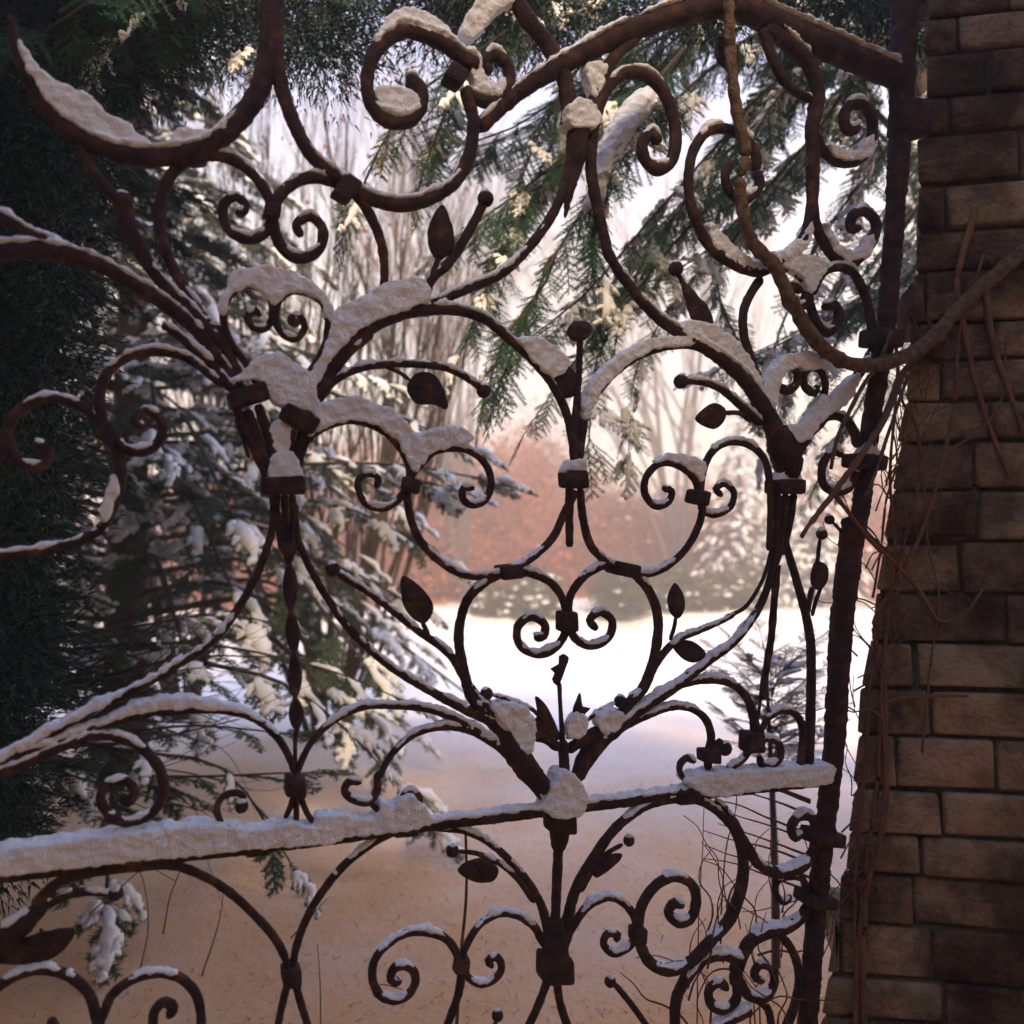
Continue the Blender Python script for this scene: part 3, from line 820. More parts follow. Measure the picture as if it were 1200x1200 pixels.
S([(520, 1210), (530, 1185), (538, 1160), (540, 1133), (533, 1113), (520, 1098), (500, 1092), (477, 1093), (453, 1107), (438, 1127), (437, 1150), (447, 1167), (463, 1172), (480, 1163), (487, 1147), (480, 1133), (463, 1133), (458, 1147), (469, 1151)], (10, 10, 10, 10, 11), 4)
collar((541, 1131), 16, 20, 10)
bar('bar', [(650, 1075), (650, 1095), (650, 1112), (650, 1150)], (20, 32, 34, 26), 0); collar((650, 1133), 36, 32, 0)
S([(655, 1108), (662, 1085), (673, 1043), (693, 1007), (720, 970), (753, 945), (785, 936), (817, 937), (840, 950), (860, 973), (870, 1007), (867, 1040), (853, 1077), (833, 1100), (807, 1127), (787, 1136), (763, 1129), (751, 1110), (747, 1083), (751, 1060), (767, 1037), (787, 1027), (807, 1033), (815, 1053), (807, 1077), (793, 1080), (782, 1067), (790, 1057), (799, 1061)], (14, 13, 11, 11, 15, 14, 13, 12, 12), 3)
S([(660, 1120), (664, 1104), (674, 1083), (693, 1060), (717, 1052), (733, 1060), (745, 1077), (746, 1097), (737, 1111), (720, 1118), (708, 1107), (713, 1095), (725, 1097), (722, 1104)], (11, 10, 10, 9), 4)
collar((747, 1094), 17, 18)
K([(730, 990), (713, 1000), (697, 1017), (680, 1045)], (5, 7, 9), 2); ball((737, 985), 7)
leaf([(729, 1001), (710, 1003), (693, 1020), (697, 1028), (717, 1017)])
ball((715, 1150), 7); K([(720, 1153), (737, 1173), (760, 1205), (790, 1250)], (7, 8), 1)
B([(642, 1148), (632, 1175), (616, 1210), (590, 1260)], 10, 0); B([(652, 1148), (656, 1175), (668, 1210), (690, 1260)], 10, 0)
ball((583, 1190), 7); K([(581, 1196), (572, 1220)], 6, 0)
S([(838, 940), (847, 948), (860, 967), (873, 990), (887, 1010), (913, 1022), (940, 1013), (953, 993), (955, 970), (950, 957), (937, 955), (926, 967), (930, 981), (938, 977)], (12, 13, 14, 13, 10), 4)
S([(948, 1062), (946, 1045), (941, 1030), (927, 1028), (913, 1033), (910, 1048), (920, 1058), (928, 1050)], (10, 8, 8), 3)
S([(948, 1060), (940, 1075), (918, 1090), (900, 1092), (880, 1104), (867, 1130), (860, 1155)], (12, 14, 18, 15, 14), 3)
S([(905, 1092), (916, 1098), (930, 1117), (937, 1147), (931, 1180), (918, 1212)], (10, 11, 11), 2)
S([(872, 1128), (853, 1120), (827, 1123), (807, 1143), (793, 1170), (791, 1215)], (13, 14, 13), 5)
S([(858, 1130), (868, 1152), (878, 1167), (897, 1167), (907, 1150), (903, 1133), (890, 1130), (883, 1143), (894, 1150)], (12, 12, 9), 4)
S([(862, 1150), (862, 1170), (847, 1183), (833, 1177), (830, 1160), (843, 1150), (851, 1158)], 11, 4)
B([(878, 1182), (855, 1193), (832, 1203)], (14, 12), 4); S([(885, 1170), (900, 1182), (907, 1212)], (9, 10), 3)
# rail knobs and the snow covered feet of the scrolls
for c in ((172, 1007), (300, 992), (474, 968), (805, 931)): collar(c, 30, 20, -7, 20)
S([(443, 905), (441, 930), (432, 940), (416, 938), (404, 928), (409, 917), (424, 917)], (9, 10, 9), 3)
S([(444, 912), (460, 883), (487, 860), (517, 852), (547, 855), (577, 870), (600, 890), (628, 918)], (8, 9, 10, 11), 5)
S([(490, 950), (492, 935), (482, 926), (472, 933), (477, 942)], 8, 3); K([(432, 938), (444, 950), (458, 958)], 7, 0)

# ---- snow lodged in the ironwork
for poly, d in (
    ([(24, 52), (45, 80), (62, 96), (110, 118), (124, 135), (150, 148), (168, 165), (195, 172), (213, 152), (228, 155), (250, 154), (272, 138), (262, 158), (235, 168), (200, 176), (150, 174), (97, 155), (62, 125), (34, 84)], 10),
    ([(258, 368), (262, 345), (275, 321), (300, 313), (335, 318), (362, 330), (384, 352), (390, 378), (381, 374), (375, 354), (357, 344), (337, 345), (322, 360), (303, 340), (283, 338), (268, 352), (265, 370)], 9),
    ([(386, 384), (395, 362), (420, 352), (440, 338), (470, 328), (497, 330), (500, 352), (480, 362), (440, 376), (410, 396), (386, 424), (370, 452), (360, 444), (378, 412)], 9),
    ([(268, 448), (290, 432), (300, 420), (330, 416), (350, 430), (364, 438), (370, 460), (374, 490), (362, 482), (338, 478), (318, 470), (302, 446)], 9),
    ([(316, 500), (328, 492), (338, 498), (336, 530), (322, 528)], 7),
    ([(370, 478), (400, 467), (433, 470), (467, 487), (487, 507), (533, 500), (552, 514), (530, 524), (503, 532), (484, 552), (467, 520), (443, 500), (413, 493), (383, 499), (370, 505)], 8),
    ([(315, 560), (317, 537), (330, 529), (345, 533), (351, 560)], 10),
    ([(607, 397), (630, 396), (650, 410), (666, 424), (652, 442), (640, 440)], 7),
    ([(683, 492), (682, 470), (693, 446), (715, 423), (740, 406), (765, 397), (800, 395), (812, 403), (770, 409), (743, 421), (717, 442), (700, 460), (690, 484)], 8),
    ([(795, 392), (800, 378), (830, 382), (858, 400), (879, 428), (890, 456), (873, 447), (847, 423), (817, 403)], 8),
    ([(888, 470), (894, 448), (905, 428), (920, 416), (950, 416), (960, 432), (942, 434), (930, 431), (914, 440), (908, 462), (900, 482)], 8),
    ([(917, 508), (922, 497), (937, 496), (950, 480), (963, 462), (966, 480), (955, 500), (942, 516), (922, 517)], 8),
    ([(962, 486), (972, 466), (1004, 438), (996, 462), (975, 484)], 7),
    ([(906, 564), (912, 554), (923, 549), (932, 556), (935, 565)], 9),
    ([(659, 554), (663, 542), (681, 540), (684, 554)], 8),
    ([(828, 262), (850, 282), (865, 298), (880, 308), (878, 318), (855, 308), (833, 288)], 7),
    ([(886, 300), (915, 295), (937, 277), (947, 256), (942, 290), (915, 308), (892, 317)], 8),
    ([(908, 308), (935, 300), (965, 310), (957, 330), (945, 345), (935, 325)], 7),
    ([(968, 168), (985, 178), (1005, 178), (1018, 160), (1017, 182), (990, 190), (972, 183)], 7),
    ([(966, 262), (980, 288), (1000, 295), (1019, 276), (1016, 298), (990, 306), (972, 292)], 7),
    ([(438, 107), (467, 104), (487, 116), (490, 130), (473, 138), (450, 132)], 8),
    ([(436, 62), (443, 38), (465, 15), (500, 18), (525, 38), (530, 58), (500, 42), (470, 36), (447, 52)], 8),
    ([(538, 44), (560, 2), (600, 4), (582, 16), (552, 48)], 8),
    ([(551, 70), (559, 64), (566, 90), (578, 100), (589, 93), (587, 112), (565, 114), (553, 97)], 8),
    ([(574, 826), (600, 822), (620, 836), (624, 863), (611, 886), (598, 860)], 10),
    ([(634, 945), (646, 912), (655, 900), (672, 908), (682, 932), (678, 950), (640, 952)], 14),
    ([(698, 838), (716, 829), (728, 838), (716, 856), (702, 856)], 9),
    ([(664, 864), (668, 838), (674, 832), (684, 840), (684, 858)], 6),
    ([(660, 130), (676, 120), (692, 130), (698, 150), (664, 152)], 14),
    ([(685, 78), (708, 78), (705, 100), (694, 118), (688, 100)], 7),
    ([(444, 938), (462, 940), (470, 932), (482, 930), (492, 940), (504, 958), (480, 968), (430, 974), (372, 978), (372, 955), (400, 952), (430, 956), (444, 946)], 11),
    ([(-130, 1012), (0, 992), (67, 982), (133, 973), (190, 968), (233, 962), (262, 964), (300, 968), (340, 960), (362, 965), (395, 968), (400, 978), (300, 990), (167, 1003), (0, 1022), (-130, 1042)], 14),
    ([(800, 912), (812, 905), (850, 901), (890, 899), (935, 896), (970, 894), (973, 905), (966, 914), (900, 920), (820, 928)], 12),
    ([(770, 575), (772, 565)] + [(768, 541), (785, 532), (812, 536), (824, 546), (820, 562), (808, 548), (790, 541)], 6) if False else ([(766, 541), (785, 531), (806, 534), (824, 545), (820, 566), (808, 550), (790, 540)], 6),
    ([(985, 172), (990, 170), (988, 176)], 3),
    ([(1005, 538), (1010, 524), (1016, 512), (1022, 524), (1030, 536)], 9),
    ([(560, 812), (590, 830), (575, 822)], 4),
    ([(90, 868), (160, 822), (230, 816), (275, 826), (305, 842), (267, 831), (217, 829), (167, 834), (117, 848)], 9),
    ([(-20, 895), (60, 850), (120, 820), (150, 806), (120, 828), (50, 862), (0, 892)], 8),
    ([(118, 600), (122, 590), (132, 558), (138, 560), (134, 592), (122, 612)], 5),
):
    pile(poly, d)
sme = SNOW.mesh('snow_raw')
sob = bpy.data.objects.new('snow_raw', sme); C.objects.link(sob)
rm = sob.modifiers.new('r', 'REMESH'); rm.mode = 'VOXEL'; rm.voxel_size = 0.0023; rm.use_smooth_shade = True
sd = sob.modifiers.new('s', 'SMOOTH'); sd.factor = 0.5; sd.iterations = 4
tx = bpy.data.textures.new('lump', 'CLOUDS'); tx.noise_scale = 0.018; tx.noise_depth = 5
dp = sob.modifiers.new('d', 'DISPLACE'); dp.texture = tx; dp.strength = 0.013; dp.mid_level = 0.45; dp.texture_coords = 'GLOBAL'
dg = bpy.context.evaluated_depsgraph_get()
final = bpy.data.meshes.new_from_object(sob.evaluated_get(dg))
bpy.data.objects.remove(sob)
snow_on_gate = put('snow_on_gate', final, M_snow)
tag(snow_on_gate, 'soft snow lodged on the bars and scrolls of the iron gate', kind='stuff')

# ------------------------------------------------------------------ vegetation kit
def norm(v): v = np.asarray(v, float); return v / (np.linalg.norm(v) + 1e-12)


def make_spray(n_side, n_needle, needle, width, seed, droop=0.12, spread=0.42):
    """one evergreen spray of length 1 along +x, flat in xy: needles as slim triangles, twigs as 3-sided tubes,
    and the fingers of snow that lie on it. Returns (needles, wood, snow) as (V, T) each"""
    g = np.random.default_rng(seed)
    axes = []
    ts = np.linspace(0, 1, 6)
    main = np.stack([ts, 0.05 * np.sin(ts * 3 + g.uniform(0, 6)), -droop * ts ** 2], 1)
    axes.append(main)
    for i in range(n_side):
        t = 0.12 + 0.78 * i / max(1, n_side - 1)
        p = np.array([np.interp(t, ts, main[:, k]) for k in range(3)])
        L = spread * (1.05 - 0.75 * t) * g.uniform(0.7, 1.15)
        a = (1 if i % 2 else -1) * R(g.uniform(36, 58))
        d = np.array((math.cos(a), math.sin(a), g.uniform(-0.14, 0.10)))
        u = np.linspace(0, 1, 4)[:, None]
        axes.append(p + d * L * u + np.array((0, 0, -droop * 0.8)) * (L * u ** 2))
    nV, nT, wood, snow = [], [], Bag(), Bag()
    for k, A in enumerate(axes):
        seg = np.linalg.norm(np.diff(A, axis=0), axis=1); cum = np.concatenate([[0], np.cumsum(seg)]); L = cum[-1]
        m = max(4, int(n_needle * L * (0.8 if k == 0 else 1)))
        for q in range(m):
            s = L * (q + g.uniform(0, 1)) / m
            p = np.array([np.interp(s, cum, A[:, c]) for c in range(3)])
            j = min(len(seg) - 1, int(np.searchsorted(cum, s, 'right') - 1)); d = norm(A[j + 1] - A[j])
            side = norm(np.cross((0, 0, 1), d)) * (1 if q % 2 else -1)
            f = norm(d * g.uniform(0.35, 0.9) + side * g.uniform(0.6, 1.0) + np.array((0, 0, g.uniform(-0.35, 0.4))))
            l = needle * g.uniform(0.7, 1.2) * (1 - 0.35 * s / L)
            w = norm(np.cross(f, (g.uniform(-.5, .5), g.uniform(-.5, .5), 1))) * width
            b = len(nV); nV += [p - w, p + w, p + f * l]; nT.append((b, b + 1, b + 2))
        wood.add(*tube(A, np.linspace(0.011 if k == 0 else 0.006, 0.003, len(A)), 3, caps=False))
        if k == 0 or g.random() < 0.5:
            a0, a1 = g.uniform(0.0, 0.25), g.uniform(0.75, 1.02)
            u = np.linspace(a0, a1, 7) * L
            P = np.stack([np.interp(u, cum, A[:, c]) for c in range(3)], 1)
            P += g.normal(0, 0.006, P.shape)
            r = (0.085 if k == 0 else 0.055) * g.uniform(0.7, 1.3) * np.array((0.3, 0.9, 1.0, 1.1, 0.9, 0.8, 0.25)) * g.uniform(0.6, 1.35, 7)
            P[:, 2] += r * 0.62
            V_, T_ = tube(P, r, 7, flat=(1.0, 0.72)); snow.add(V_ + g.normal(0, 0.008, V_.shape), T_)
    return ((np.array(nV), np.array(nT)), (np.concatenate(wood.v), np.concatenate(wood.t)), (np.concatenate(snow.v), np.concatenate(snow.t)))


FINE = [make_spray(13, 105, 0.085, 0.0062, 100 + i, spread=0.55) for i in range(5)]
MID = [make_spray(11, 105, 0.12, 0.0135, 200 + i) for i in range(5)]
FAR = [make_spray(6, 12, 0.17, 0.03, 300 + i) for i in range(4)]


def place(bag, geo, pos, x, up, size):
    x = norm(x); y = norm(np.cross(up, x)); z = np.cross(x, y)
    bag.add(geo[0] @ (np.stack([x, y, z]) * size) + pos, geo[1])


class Evergreen:
    def __init__(self, kit):
        self.kit, self.needles, self.wood, self.snow = kit, Bag(), Bag(), Bag()

    def bough(self, pts, r0=0.012, size=0.3, every=0.10, snow=0.5, wide=55, seed=0, start=0.0, hang=0.15):
        """a branch through world points carrying sprays to both sides"""
        g = np.random.default_rng(seed)
        P = catmull([np.asarray(p, float) for p in pts], 0.12)
        n = len(P)
        self.wood.add(*tube(P, np.linspace(r0, r0 * 0.25, n), 5))
        cum = np.concatenate([[0], np.cumsum(np.linalg.norm(np.diff(P, axis=0), axis=1))]); L = cum[-1]
        s = L * start; k = 0
        while s < L:
            p = np.array([np.interp(s, cum, P[:, c]) for c in range(3)])
            j = min(n - 2, max(0, int(np.searchsorted(cum, s) - 1))); d = norm(P[j + 1] - P[j])
            f = s / L
            side = norm(np.cross((0, 0, 1), d)) * (1 if k % 2 else -1)
            a = R(g.uniform(0.45, 1.0) * wide)
            x = d * math.cos(a) + side * math.sin(a) + np.array((0, 0, -hang * g.uniform(0.2, 1.6)))
            up = norm(np.array((g.normal(0, .25), g.normal(0, .25), 1.0)))
            sz = size * g.uniform(0.65, 1.2) * (1.1 - 0.45 * f)
            v = self.kit[g.integers(len(self.kit))]
            place(self.needles, v[0], p, x, up, sz); place(self.wood, v[1], p, x, up, sz)
            if g.random() < snow: place(self.snow, v[2], p, x, up, sz)
            s += every * g.uniform(0.6, 1.4); k += 1
        v = self.kit[g.integers(len(self.kit))]
        place(self.needles, v[0], P[-1], norm(P[-1] - P[-2]), (0, 0, 1), size * 0.8)
        place(self.wood, v[1], P[-1], norm(P[-1] - P[-2]), (0, 0, 1), size * 0.8)
        if snow > 0.3: place(self.snow, v[2], P[-1], norm(P[-1] - P[-2]), (0, 0, 1), size * 0.8)

    def trunk(self, pts, radii): self.trunk_geo = tube(catmull(pts, 0.25), np.interp(np.linspace(0, 1, len(catmull(pts, 0.25))), np.linspace(0, 1, len(radii)), radii), 10)

    def finish(self, name, label, cat, base, mat, group=None):
        o = empty(name, tuple(base)); tag(o, label, cat, group)
        if hasattr(self, 'trunk_geo'): put('trunk', mesh_of('trunk', *self.trunk_geo), M_bark, o)
        put('branches', self.wood.mesh('branches'), M_bark, o)
        put('foliage', self.needles.mesh('foliage'), mat, o, smooth=False)['kind'] = 'stuff'
        if self.snow.v:
            put('snow_load', self.snow.mesh('snow_load'), M_snow_far, o)['kind'] = 'stuff'
        return o


def conifer(x, y, h, rad, kit, size, n, snow, seed, droop=0.25, low=0.3):
    """whole conifer: whorls of drooping boughs round a straight trunk"""
    g = np.random.default_rng(seed); z0 = ground_height(x, y)
    e = Evergreen(kit)
    e.trunk([(x, y, z0 - 0.1), (x + g.normal(0, .04), y, z0 + h * 0.5), (x, y, z0 + h)], (h * 0.022 + 0.03, h * 0.015 + .015, 0.01))
    for i in range(n):
        t = (i + g.uniform(0, 1)) / n
        zz = z0 + low + (h - low) * t ** 1.05
        a = i * 2.399 + g.uniform(-.4, .4)
        L = max(0.15, rad * (1 - t) ** 0.75 * g.uniform(0.75, 1.15))
        d = np.array((math.cos(a), math.sin(a), 0))
        p0 = np.array((x, y, zz)); p1 = p0 + d * L * 0.5 + np.array((0, 0, 0.04 * L)); p2 = p0 + d * L + np.array((0, 0, -droop * L))
        e.bough([p0, p1, p2], 0.008 + 0.008 * L, size * (0.7 + 0.3 * (1 - t)), size * 0.42, snow, seed=seed * 97 + i, start=0.2)
    return e, (x, y, z0)


def branch_out(bag, p, d, L, r, depth, g, spread=0.5, kids=3, up=0.15, wob=0.12, tips=None):
    n = 5
    P = [np.asarray(p, float)]; dd = norm(d)
    for i in range(n):
        dd = norm(dd + g.normal(0, wob, 3) + np.array((0, 0, up * 0.25)))
        P.append(P[-1] + dd * L / n)
    P = np.array(P); re = r * (0.45 if depth else 0.3)
    bag.add(*tube(P, np.linspace(r, re, n + 1), 5 if depth > 1 else (4 if depth else 3), caps=False))
    if depth == 0:
        if tips is not None: tips.append(P[-1]); tips.append(P[3])
        return
    for k in range(kids):
        t = g.uniform(0.3, 1.0) if k < kids - 1 else 1.0
        i = min(n - 1, int(t * n)); q = P[i] + (P[i + 1] - P[i]) * (t * n - i) if t < 1 else P[-1]
        c = norm(norm(P[min(n, i + 1)] - P[i]) + g.normal(0, spread, 3) + np.array((0, 0, up)))
        branch_out(bag, q, c, L * g.uniform(0.5, 0.8), (r + (re - r) * t) * 0.75, depth - 1, g, spread, kids, up, wob, tips)


def bare_shrub(name, label, x, y, stems, h, lean, r, seed, depth=3, kids=3, red=0, spread=0.42, mat=None, snow=0, parent_cat='shrub', group=None, up=0.25, tilt=(0, 0)):
    g = np.random.default_rng(seed); z0 = ground_height(x, y)
    o = empty(name, (x, y, z0)); tag(o, label, parent_cat, group)
    tips = []
    for i in range(stems):
        bag = Bag()
        a = g.uniform(0, 2 * math.pi); q = g.uniform(0.2, 1) ** 0.7
        d = norm((math.cos(a) * lean * q + tilt[0], math.sin(a) * lean * q + tilt[1], 1.0))
        branch_out(bag, (x + math.cos(a) * 0.15 * q, y + math.sin(a) * 0.15 * q, z0 - 0.05), d, h * g.uniform(0.5, 0.75), r * g.uniform(0.6, 1.15), depth, g, spread, kids, up, 0.07, tips)
        put('stem', bag.mesh('stem'), mat or M_twig, o)
    if red and tips:
        V, T = [], []
        for k in range(red):
            p = tips[g.integers(len(tips))] + g.normal(0, 0.06, 3); s = g.uniform(0.012, 0.026)
            u, w = norm(g.normal(0, 1, 3)), norm(g.normal(0, 1, 3)); b = len(V)
            V += [p - u * s, p + w * s, p + u * s, p - w * s]; T += [(b, b + 1, b + 2), (b, b + 2, b + 3)]
        put('leaves', mesh_of('leaves', np.array(V), np.array(T)), M_red, o, smooth=False)['kind'] = 'stuff'
    if snow and tips:
        bg_ = Bag()
        for k in range(snow):
            p = tips[g.integers(len(tips))]; bg_.add(*sphere(p, g.uniform(0.02, 0.06), ICO1, (1.3, 1.3, 0.6)))
        put('snow_load', bg_.mesh('snow_load'), M_snow_far, o)['kind'] = 'stuff'
    return o


def leaf_bush(name, label, x, y, rx, ry, h, n, leaf_s, mat, seed, snow=0, cat='bush', group=None, twigs=40, clump=26, zb=0.0, snow_s=(0.15, 0.4)):
    """rounded bush: leaf quads gathered in clumps round bare twigs, so that the outline is uneven and shows gaps"""
    g = np.random.default_rng(seed); z0 = ground_height(x, y)
    o = empty(name, (x, y, z0)); tag(o, label, cat, group)
    cl = []
    while len(cl) < clump:
        u = g.normal(0, 1, 3); u /= np.linalg.norm(u); u[2] = abs(u[2])
        f = g.uniform(0.35, 1.0) ** 0.5
        cl.append(np.array((x + u[0] * rx * f, y + u[1] * ry * f, z0 + zb + u[2] * (h - zb) * f)))
    cl = np.array(cl)
    w = Bag()
    for k in range(twigs):
        c = cl[k % len(cl)] + g.normal(0, 0.2, 3) * np.array((rx, ry, h)) * 0.3
        b = np.array((x + (c[0] - x) * 0.2, y + (c[1] - y) * 0.2, z0 - 0.05)); m = (b + c) / 2 + np.array((0, 0, 0.1 * h))
        w.add(*tube(catmull([b, m, c], h * 0.2), np.linspace(0.012 * h + 0.005, 0.004, len(catmull([b, m, c], h * 0.2))), 4))
    put('stems', w.mesh('stems'), M_twig, o)
    ci = g.integers(0, len(cl), n)
    p = cl[ci] + g.normal(0, 1, (n, 3)) * np.array((rx, ry, h)) * 0.17
    p[:, 2] = np.maximum(p[:, 2], z0 + 0.03)
    u = g.normal(0, 1, (n, 3)); u /= np.linalg.norm(u, axis=1, keepdims=True)
    v = np.cross(u, g.normal(0, 1, (n, 3))); v /= np.linalg.norm(v, axis=1, keepdims=True)
    s = (leaf_s * g.uniform(0.5, 1.3, n))[:, None]
    V = np.stack([p - u * s, p + v * s * 0.55, p + u * s, p - v * s * 0.55], 1).reshape(-1, 3)
    Q = np.arange(4 * n).reshape(n, 4)
    put('foliage', mesh_of('foliage', V, Q), mat, o, smooth=False)['kind'] = 'stuff'
    if snow:
        b = Bag()
        for k in range(snow):
            c = cl[g.integers(len(cl))] + g.normal(0, 1, 3) * np.array((rx, ry, h * 0.5)) * 0.16
            V_, T_ = sphere(c + np.array((0, 0, 0.05 * h)), g.uniform(*snow_s), ICO1, (1.3, 1.3, 0.45))
            b.add(V_ + g.normal(0, 0.02, V_.shape), T_)
        put('snow_load', b.mesh('snow_load'), M_snow_far, o)['kind'] = 'stuff'
    return o

# ------------------------------------------------------------------ the yew that hangs over the gate
yew = Evergreen(FINE)
yx, yy_ = 2.9, 4.6
yz = ground_height(yx, yy_)
yew.trunk([(yx, yy_, yz - 0.1), (yx - 0.1, yy_ - 0.1, 1.6), (yx - 0.35, yy_ - 0.3, 3.2), (yx - 0.9, yy_ - 0.6, 4.6)], (0.26, 0.22, 0.18, 0.10))
TOP = np.array((yx - 0.5, yy_ - 0.4, 3.9))
yb = [  # (points as (frame x, frame y, distance)), spray size, snow share
    ([(1060, -60, 3.2), (900, 30, 2.8), (760, 150, 2.5), (650, 300, 2.35), (590, 440, 2.3)], .24, .45),
    ([(1060, -80, 3.4), (880, -10, 3.0), (740, 110, 2.7), (640, 200, 2.6), (560, 260, 2.55)], .24, .4),
    ([(1000, 20, 3.2), (860, 150, 2.9), (760, 260, 2.7), (680, 350, 2.6), (615, 400, 2.55)], .25, .8),
    ([(1000, 60, 3.2), (870, 200, 2.9), (770, 310, 2.75), (700, 420, 2.7), (690, 520, 2.68)], .22, .5),
    ([(1040, 40, 3.3), (960, 150, 3.0), (890, 230, 2.9), (820, 300, 2.85), (740, 340, 2.8)], .24, .8),
    ([(1120, 80, 3.3), (1020, 200, 3.0), (950, 300, 2.85), (910, 400, 2.8)], .22, .6),
    ([(1130, 150, 3.3), (1040, 300, 3.0), (980, 400, 2.9), (945, 500, 2.9)], .22, .5),
    ([(1130, 200, 3.4), (1060, 380, 3.1), (1010, 470, 3.05), (960, 560, 3.0)], .2, .4),
    ([(1100, 0, 2.9), (980, 60, 2.6), (900, 130, 2.45), (860, 230, 2.4)], .24, .35),
    ([(900, -120, 2.9), (700, -30, 2.5), (560, 60, 2.3), (470, 130, 2.2), (420, 230, 2.2)], .24, .5),
    ([(850, -140, 2.9), (640, -40, 2.6), (540, 90, 2.5), (500, 190, 2.45)], .24, .4),
    ([(800, -140, 2.8), (560, -70, 2.4), (400, 0, 2.2), (290, 60, 2.1)], .25, .4),
    ([(800, -180, 2.9), (480, -90, 2.4), (280, -30, 2.1), (130, 40, 1.95)], .26, .4),
    ([(700, -200, 2.6), (400, -110, 2.1), (180, -40, 1.85), (30, 50, 1.75)], .26, .4),
    ([(960, -60, 3.1), (800, 20, 2.9), (690, 90, 2.8), (600, 150, 2.75), (540, 170, 2.7)], .24, .4),
    ([(700, 60, 2.7), (640, 140, 2.6), (605, 230, 2.55), (575, 330, 2.5)], .2, .3),
    ([(640, 330, 2.5), (590, 400, 2.45), (565, 480, 2.45)], .15, .3),
    ([(760, 300, 2.75), (690, 400, 2.7), (640, 470, 2.7), (620, 500, 2.7)], .17, .3),
    ([(1060, 330, 3.0), (980, 370, 2.9), (900, 410, 2.85), (850, 430, 2.8)], .2, .7),
    ([(960, 60, 2.9), (900, 40, 2.7), (840, 60, 2.6), (790, 80, 2.6)], .2, .2),
    ([(1000, -40, 3.0), (940, 30, 2.9), (1010, 110, 2.8), (1040, 200, 2.8)], .2, .3),
    ([(840, 330, 3.0), (880, 430, 2.9), (900, 500, 2.9)], .18, .6),
]
for k, (pts, sz, sn) in enumerate(yb):
    W = [at(*q) for q in pts]
    if k == 16: W = [at(650, 300, 2.35)] + W
    elif k == 17: W = [at(860, 150, 2.9)] + W
    elif k == 21: W = [at(890, 230, 2.9)] + W
    elif k in (15, 19): W = [at(860, 0, 2.95)] + W
    else: W = [TOP + (W[0] - TOP) * 0.35] + W
    yew.bough(W, 0.007 if k in (15, 16, 17, 19, 21) else 0.012, sz * 1.1, sz * 0.25, sn * 0.6, seed=1000 + k, start=0.28, hang=0.75, wide=80)
for k in (0, 1, 2, 3, 4, 5, 6, 7, 8, 10, 14, 15, 18):
    g = np.random.default_rng(1500 + k); pts, sz, sn = yb[k]
    dx, dy = g.uniform(-55, 55), g.uniform(-35, 35)
    W = [at(q[0] + dx, q[1] + dy, q[2] + 0.25) for q in pts]
    yew.bough([TOP + (W[0] - TOP) * 0.35] + W if k != 15 else [at(860, 0, 3.0)] + W, 0.009, sz, sz * 0.26, sn * 0.8, seed=1600 + k, start=0.3, hang=0.75, wide=80)
# the crown above, out over the gate: it keeps the light off the top of the picture
for k in range(9):
    g = np.random.default_rng(1200 + k)
    a = g.uniform(R(170), R(268)); L = g.uniform(2.0, 5.2)
    p0 = TOP + np.array((0, 0, g.uniform(-0.3, 0.9)))
    e_ = p0 + np.array((math.cos(a) * L, math.sin(a) * L * 0.8, g.uniform(0.2, 1.2)))
    if e_[2] < 1.6 + 0.85 * max(0.3, e_[1]): e_[2] = 1.6 + 0.85 * max(0.3, e_[1]) + g.uniform(0.1, .8)
    yew.kit = MID; yew.bough([p0, (p0 + e_) / 2 + np.array((0, 0, 0.35)), e_], 0.022, 0.42, 0.16, 0.5, seed=1300 + k, start=0.25, hang=0.2, wide=65)
yew_tree = yew.finish('yew_tree', 'dark green yew overhanging the gate, its needled boughs dusted with snow', 'tree', (yx, yy_, yz), M_yew)



def needle_mass(name, label, cat, base, boxes, n, ls, mat, seed, wood=24, snow=0, parent=None, spread=0.075, per=260):
    """thick evergreen mass: slim leaf blades gathered in clumps; boxes: fn(g) -> clump centre"""
    g = np.random.default_rng(seed)
    o = parent
    if o is None: o = empty(name, base); tag(o, label, cat)
    cl = np.array([boxes(g) for _ in range(max(40, n // per))])
    ci = g.integers(0, len(cl), n)
    p = cl[ci] + g.normal(0, spread, (n, 3))
    u = (p - cl[ci]) / spread + g.normal(0, 0.55, (n, 3)) + np.array((0, 0, -0.3)); u /= np.linalg.norm(u, axis=1, keepdims=True)
    v = np.cross(u, g.normal(0, 1, (n, 3))); v /= np.linalg.norm(v, axis=1, keepdims=True)
    s_ = (ls * g.uniform(0.6, 1.3, n))[:, None]
    V = np.stack([p - v * s_ * 0.11, p + v * s_ * 0.11, p + u * s_], 1).reshape(-1, 3)
    put('foliage', mesh_of('foliage', V, np.arange(3 * n).reshape(n, 3)), mat, o, smooth=False)['kind'] = 'stuff'
    w = Bag(); b = np.array(base) + np.array((0, 0, 0.0))
    for k in range(wood):
        c = cl[g.integers(len(cl))]; m = np.array((b[0] * 0.6 + c[0] * 0.4, b[1] * 0.6 + c[1] * 0.4, b[2] + (c[2] - b[2]) * 0.75))
        Q = catmull([b, m, c], 0.3); w.add(*tube(Q, np.linspace(0.03, 0.006, len(Q)), 5))
    if wood: put('stems', w.mesh('stems'), M_bark, o)
    if snow:
        sb = Bag()
        for k in range(snow):
            c = cl[g.integers(len(cl))] + np.array((0, 0, 0.07)); V_, T_ = sphere(c, g.uniform(0.03, 0.09), ICO2, (1.4, 1.2, 0.55)); sb.add(V_ + g.normal(0, .006, V_.shape), T_)
        put('snow_load', sb.mesh('snow_load'), M_snow_far, o)['kind'] = 'stuff'
    return o


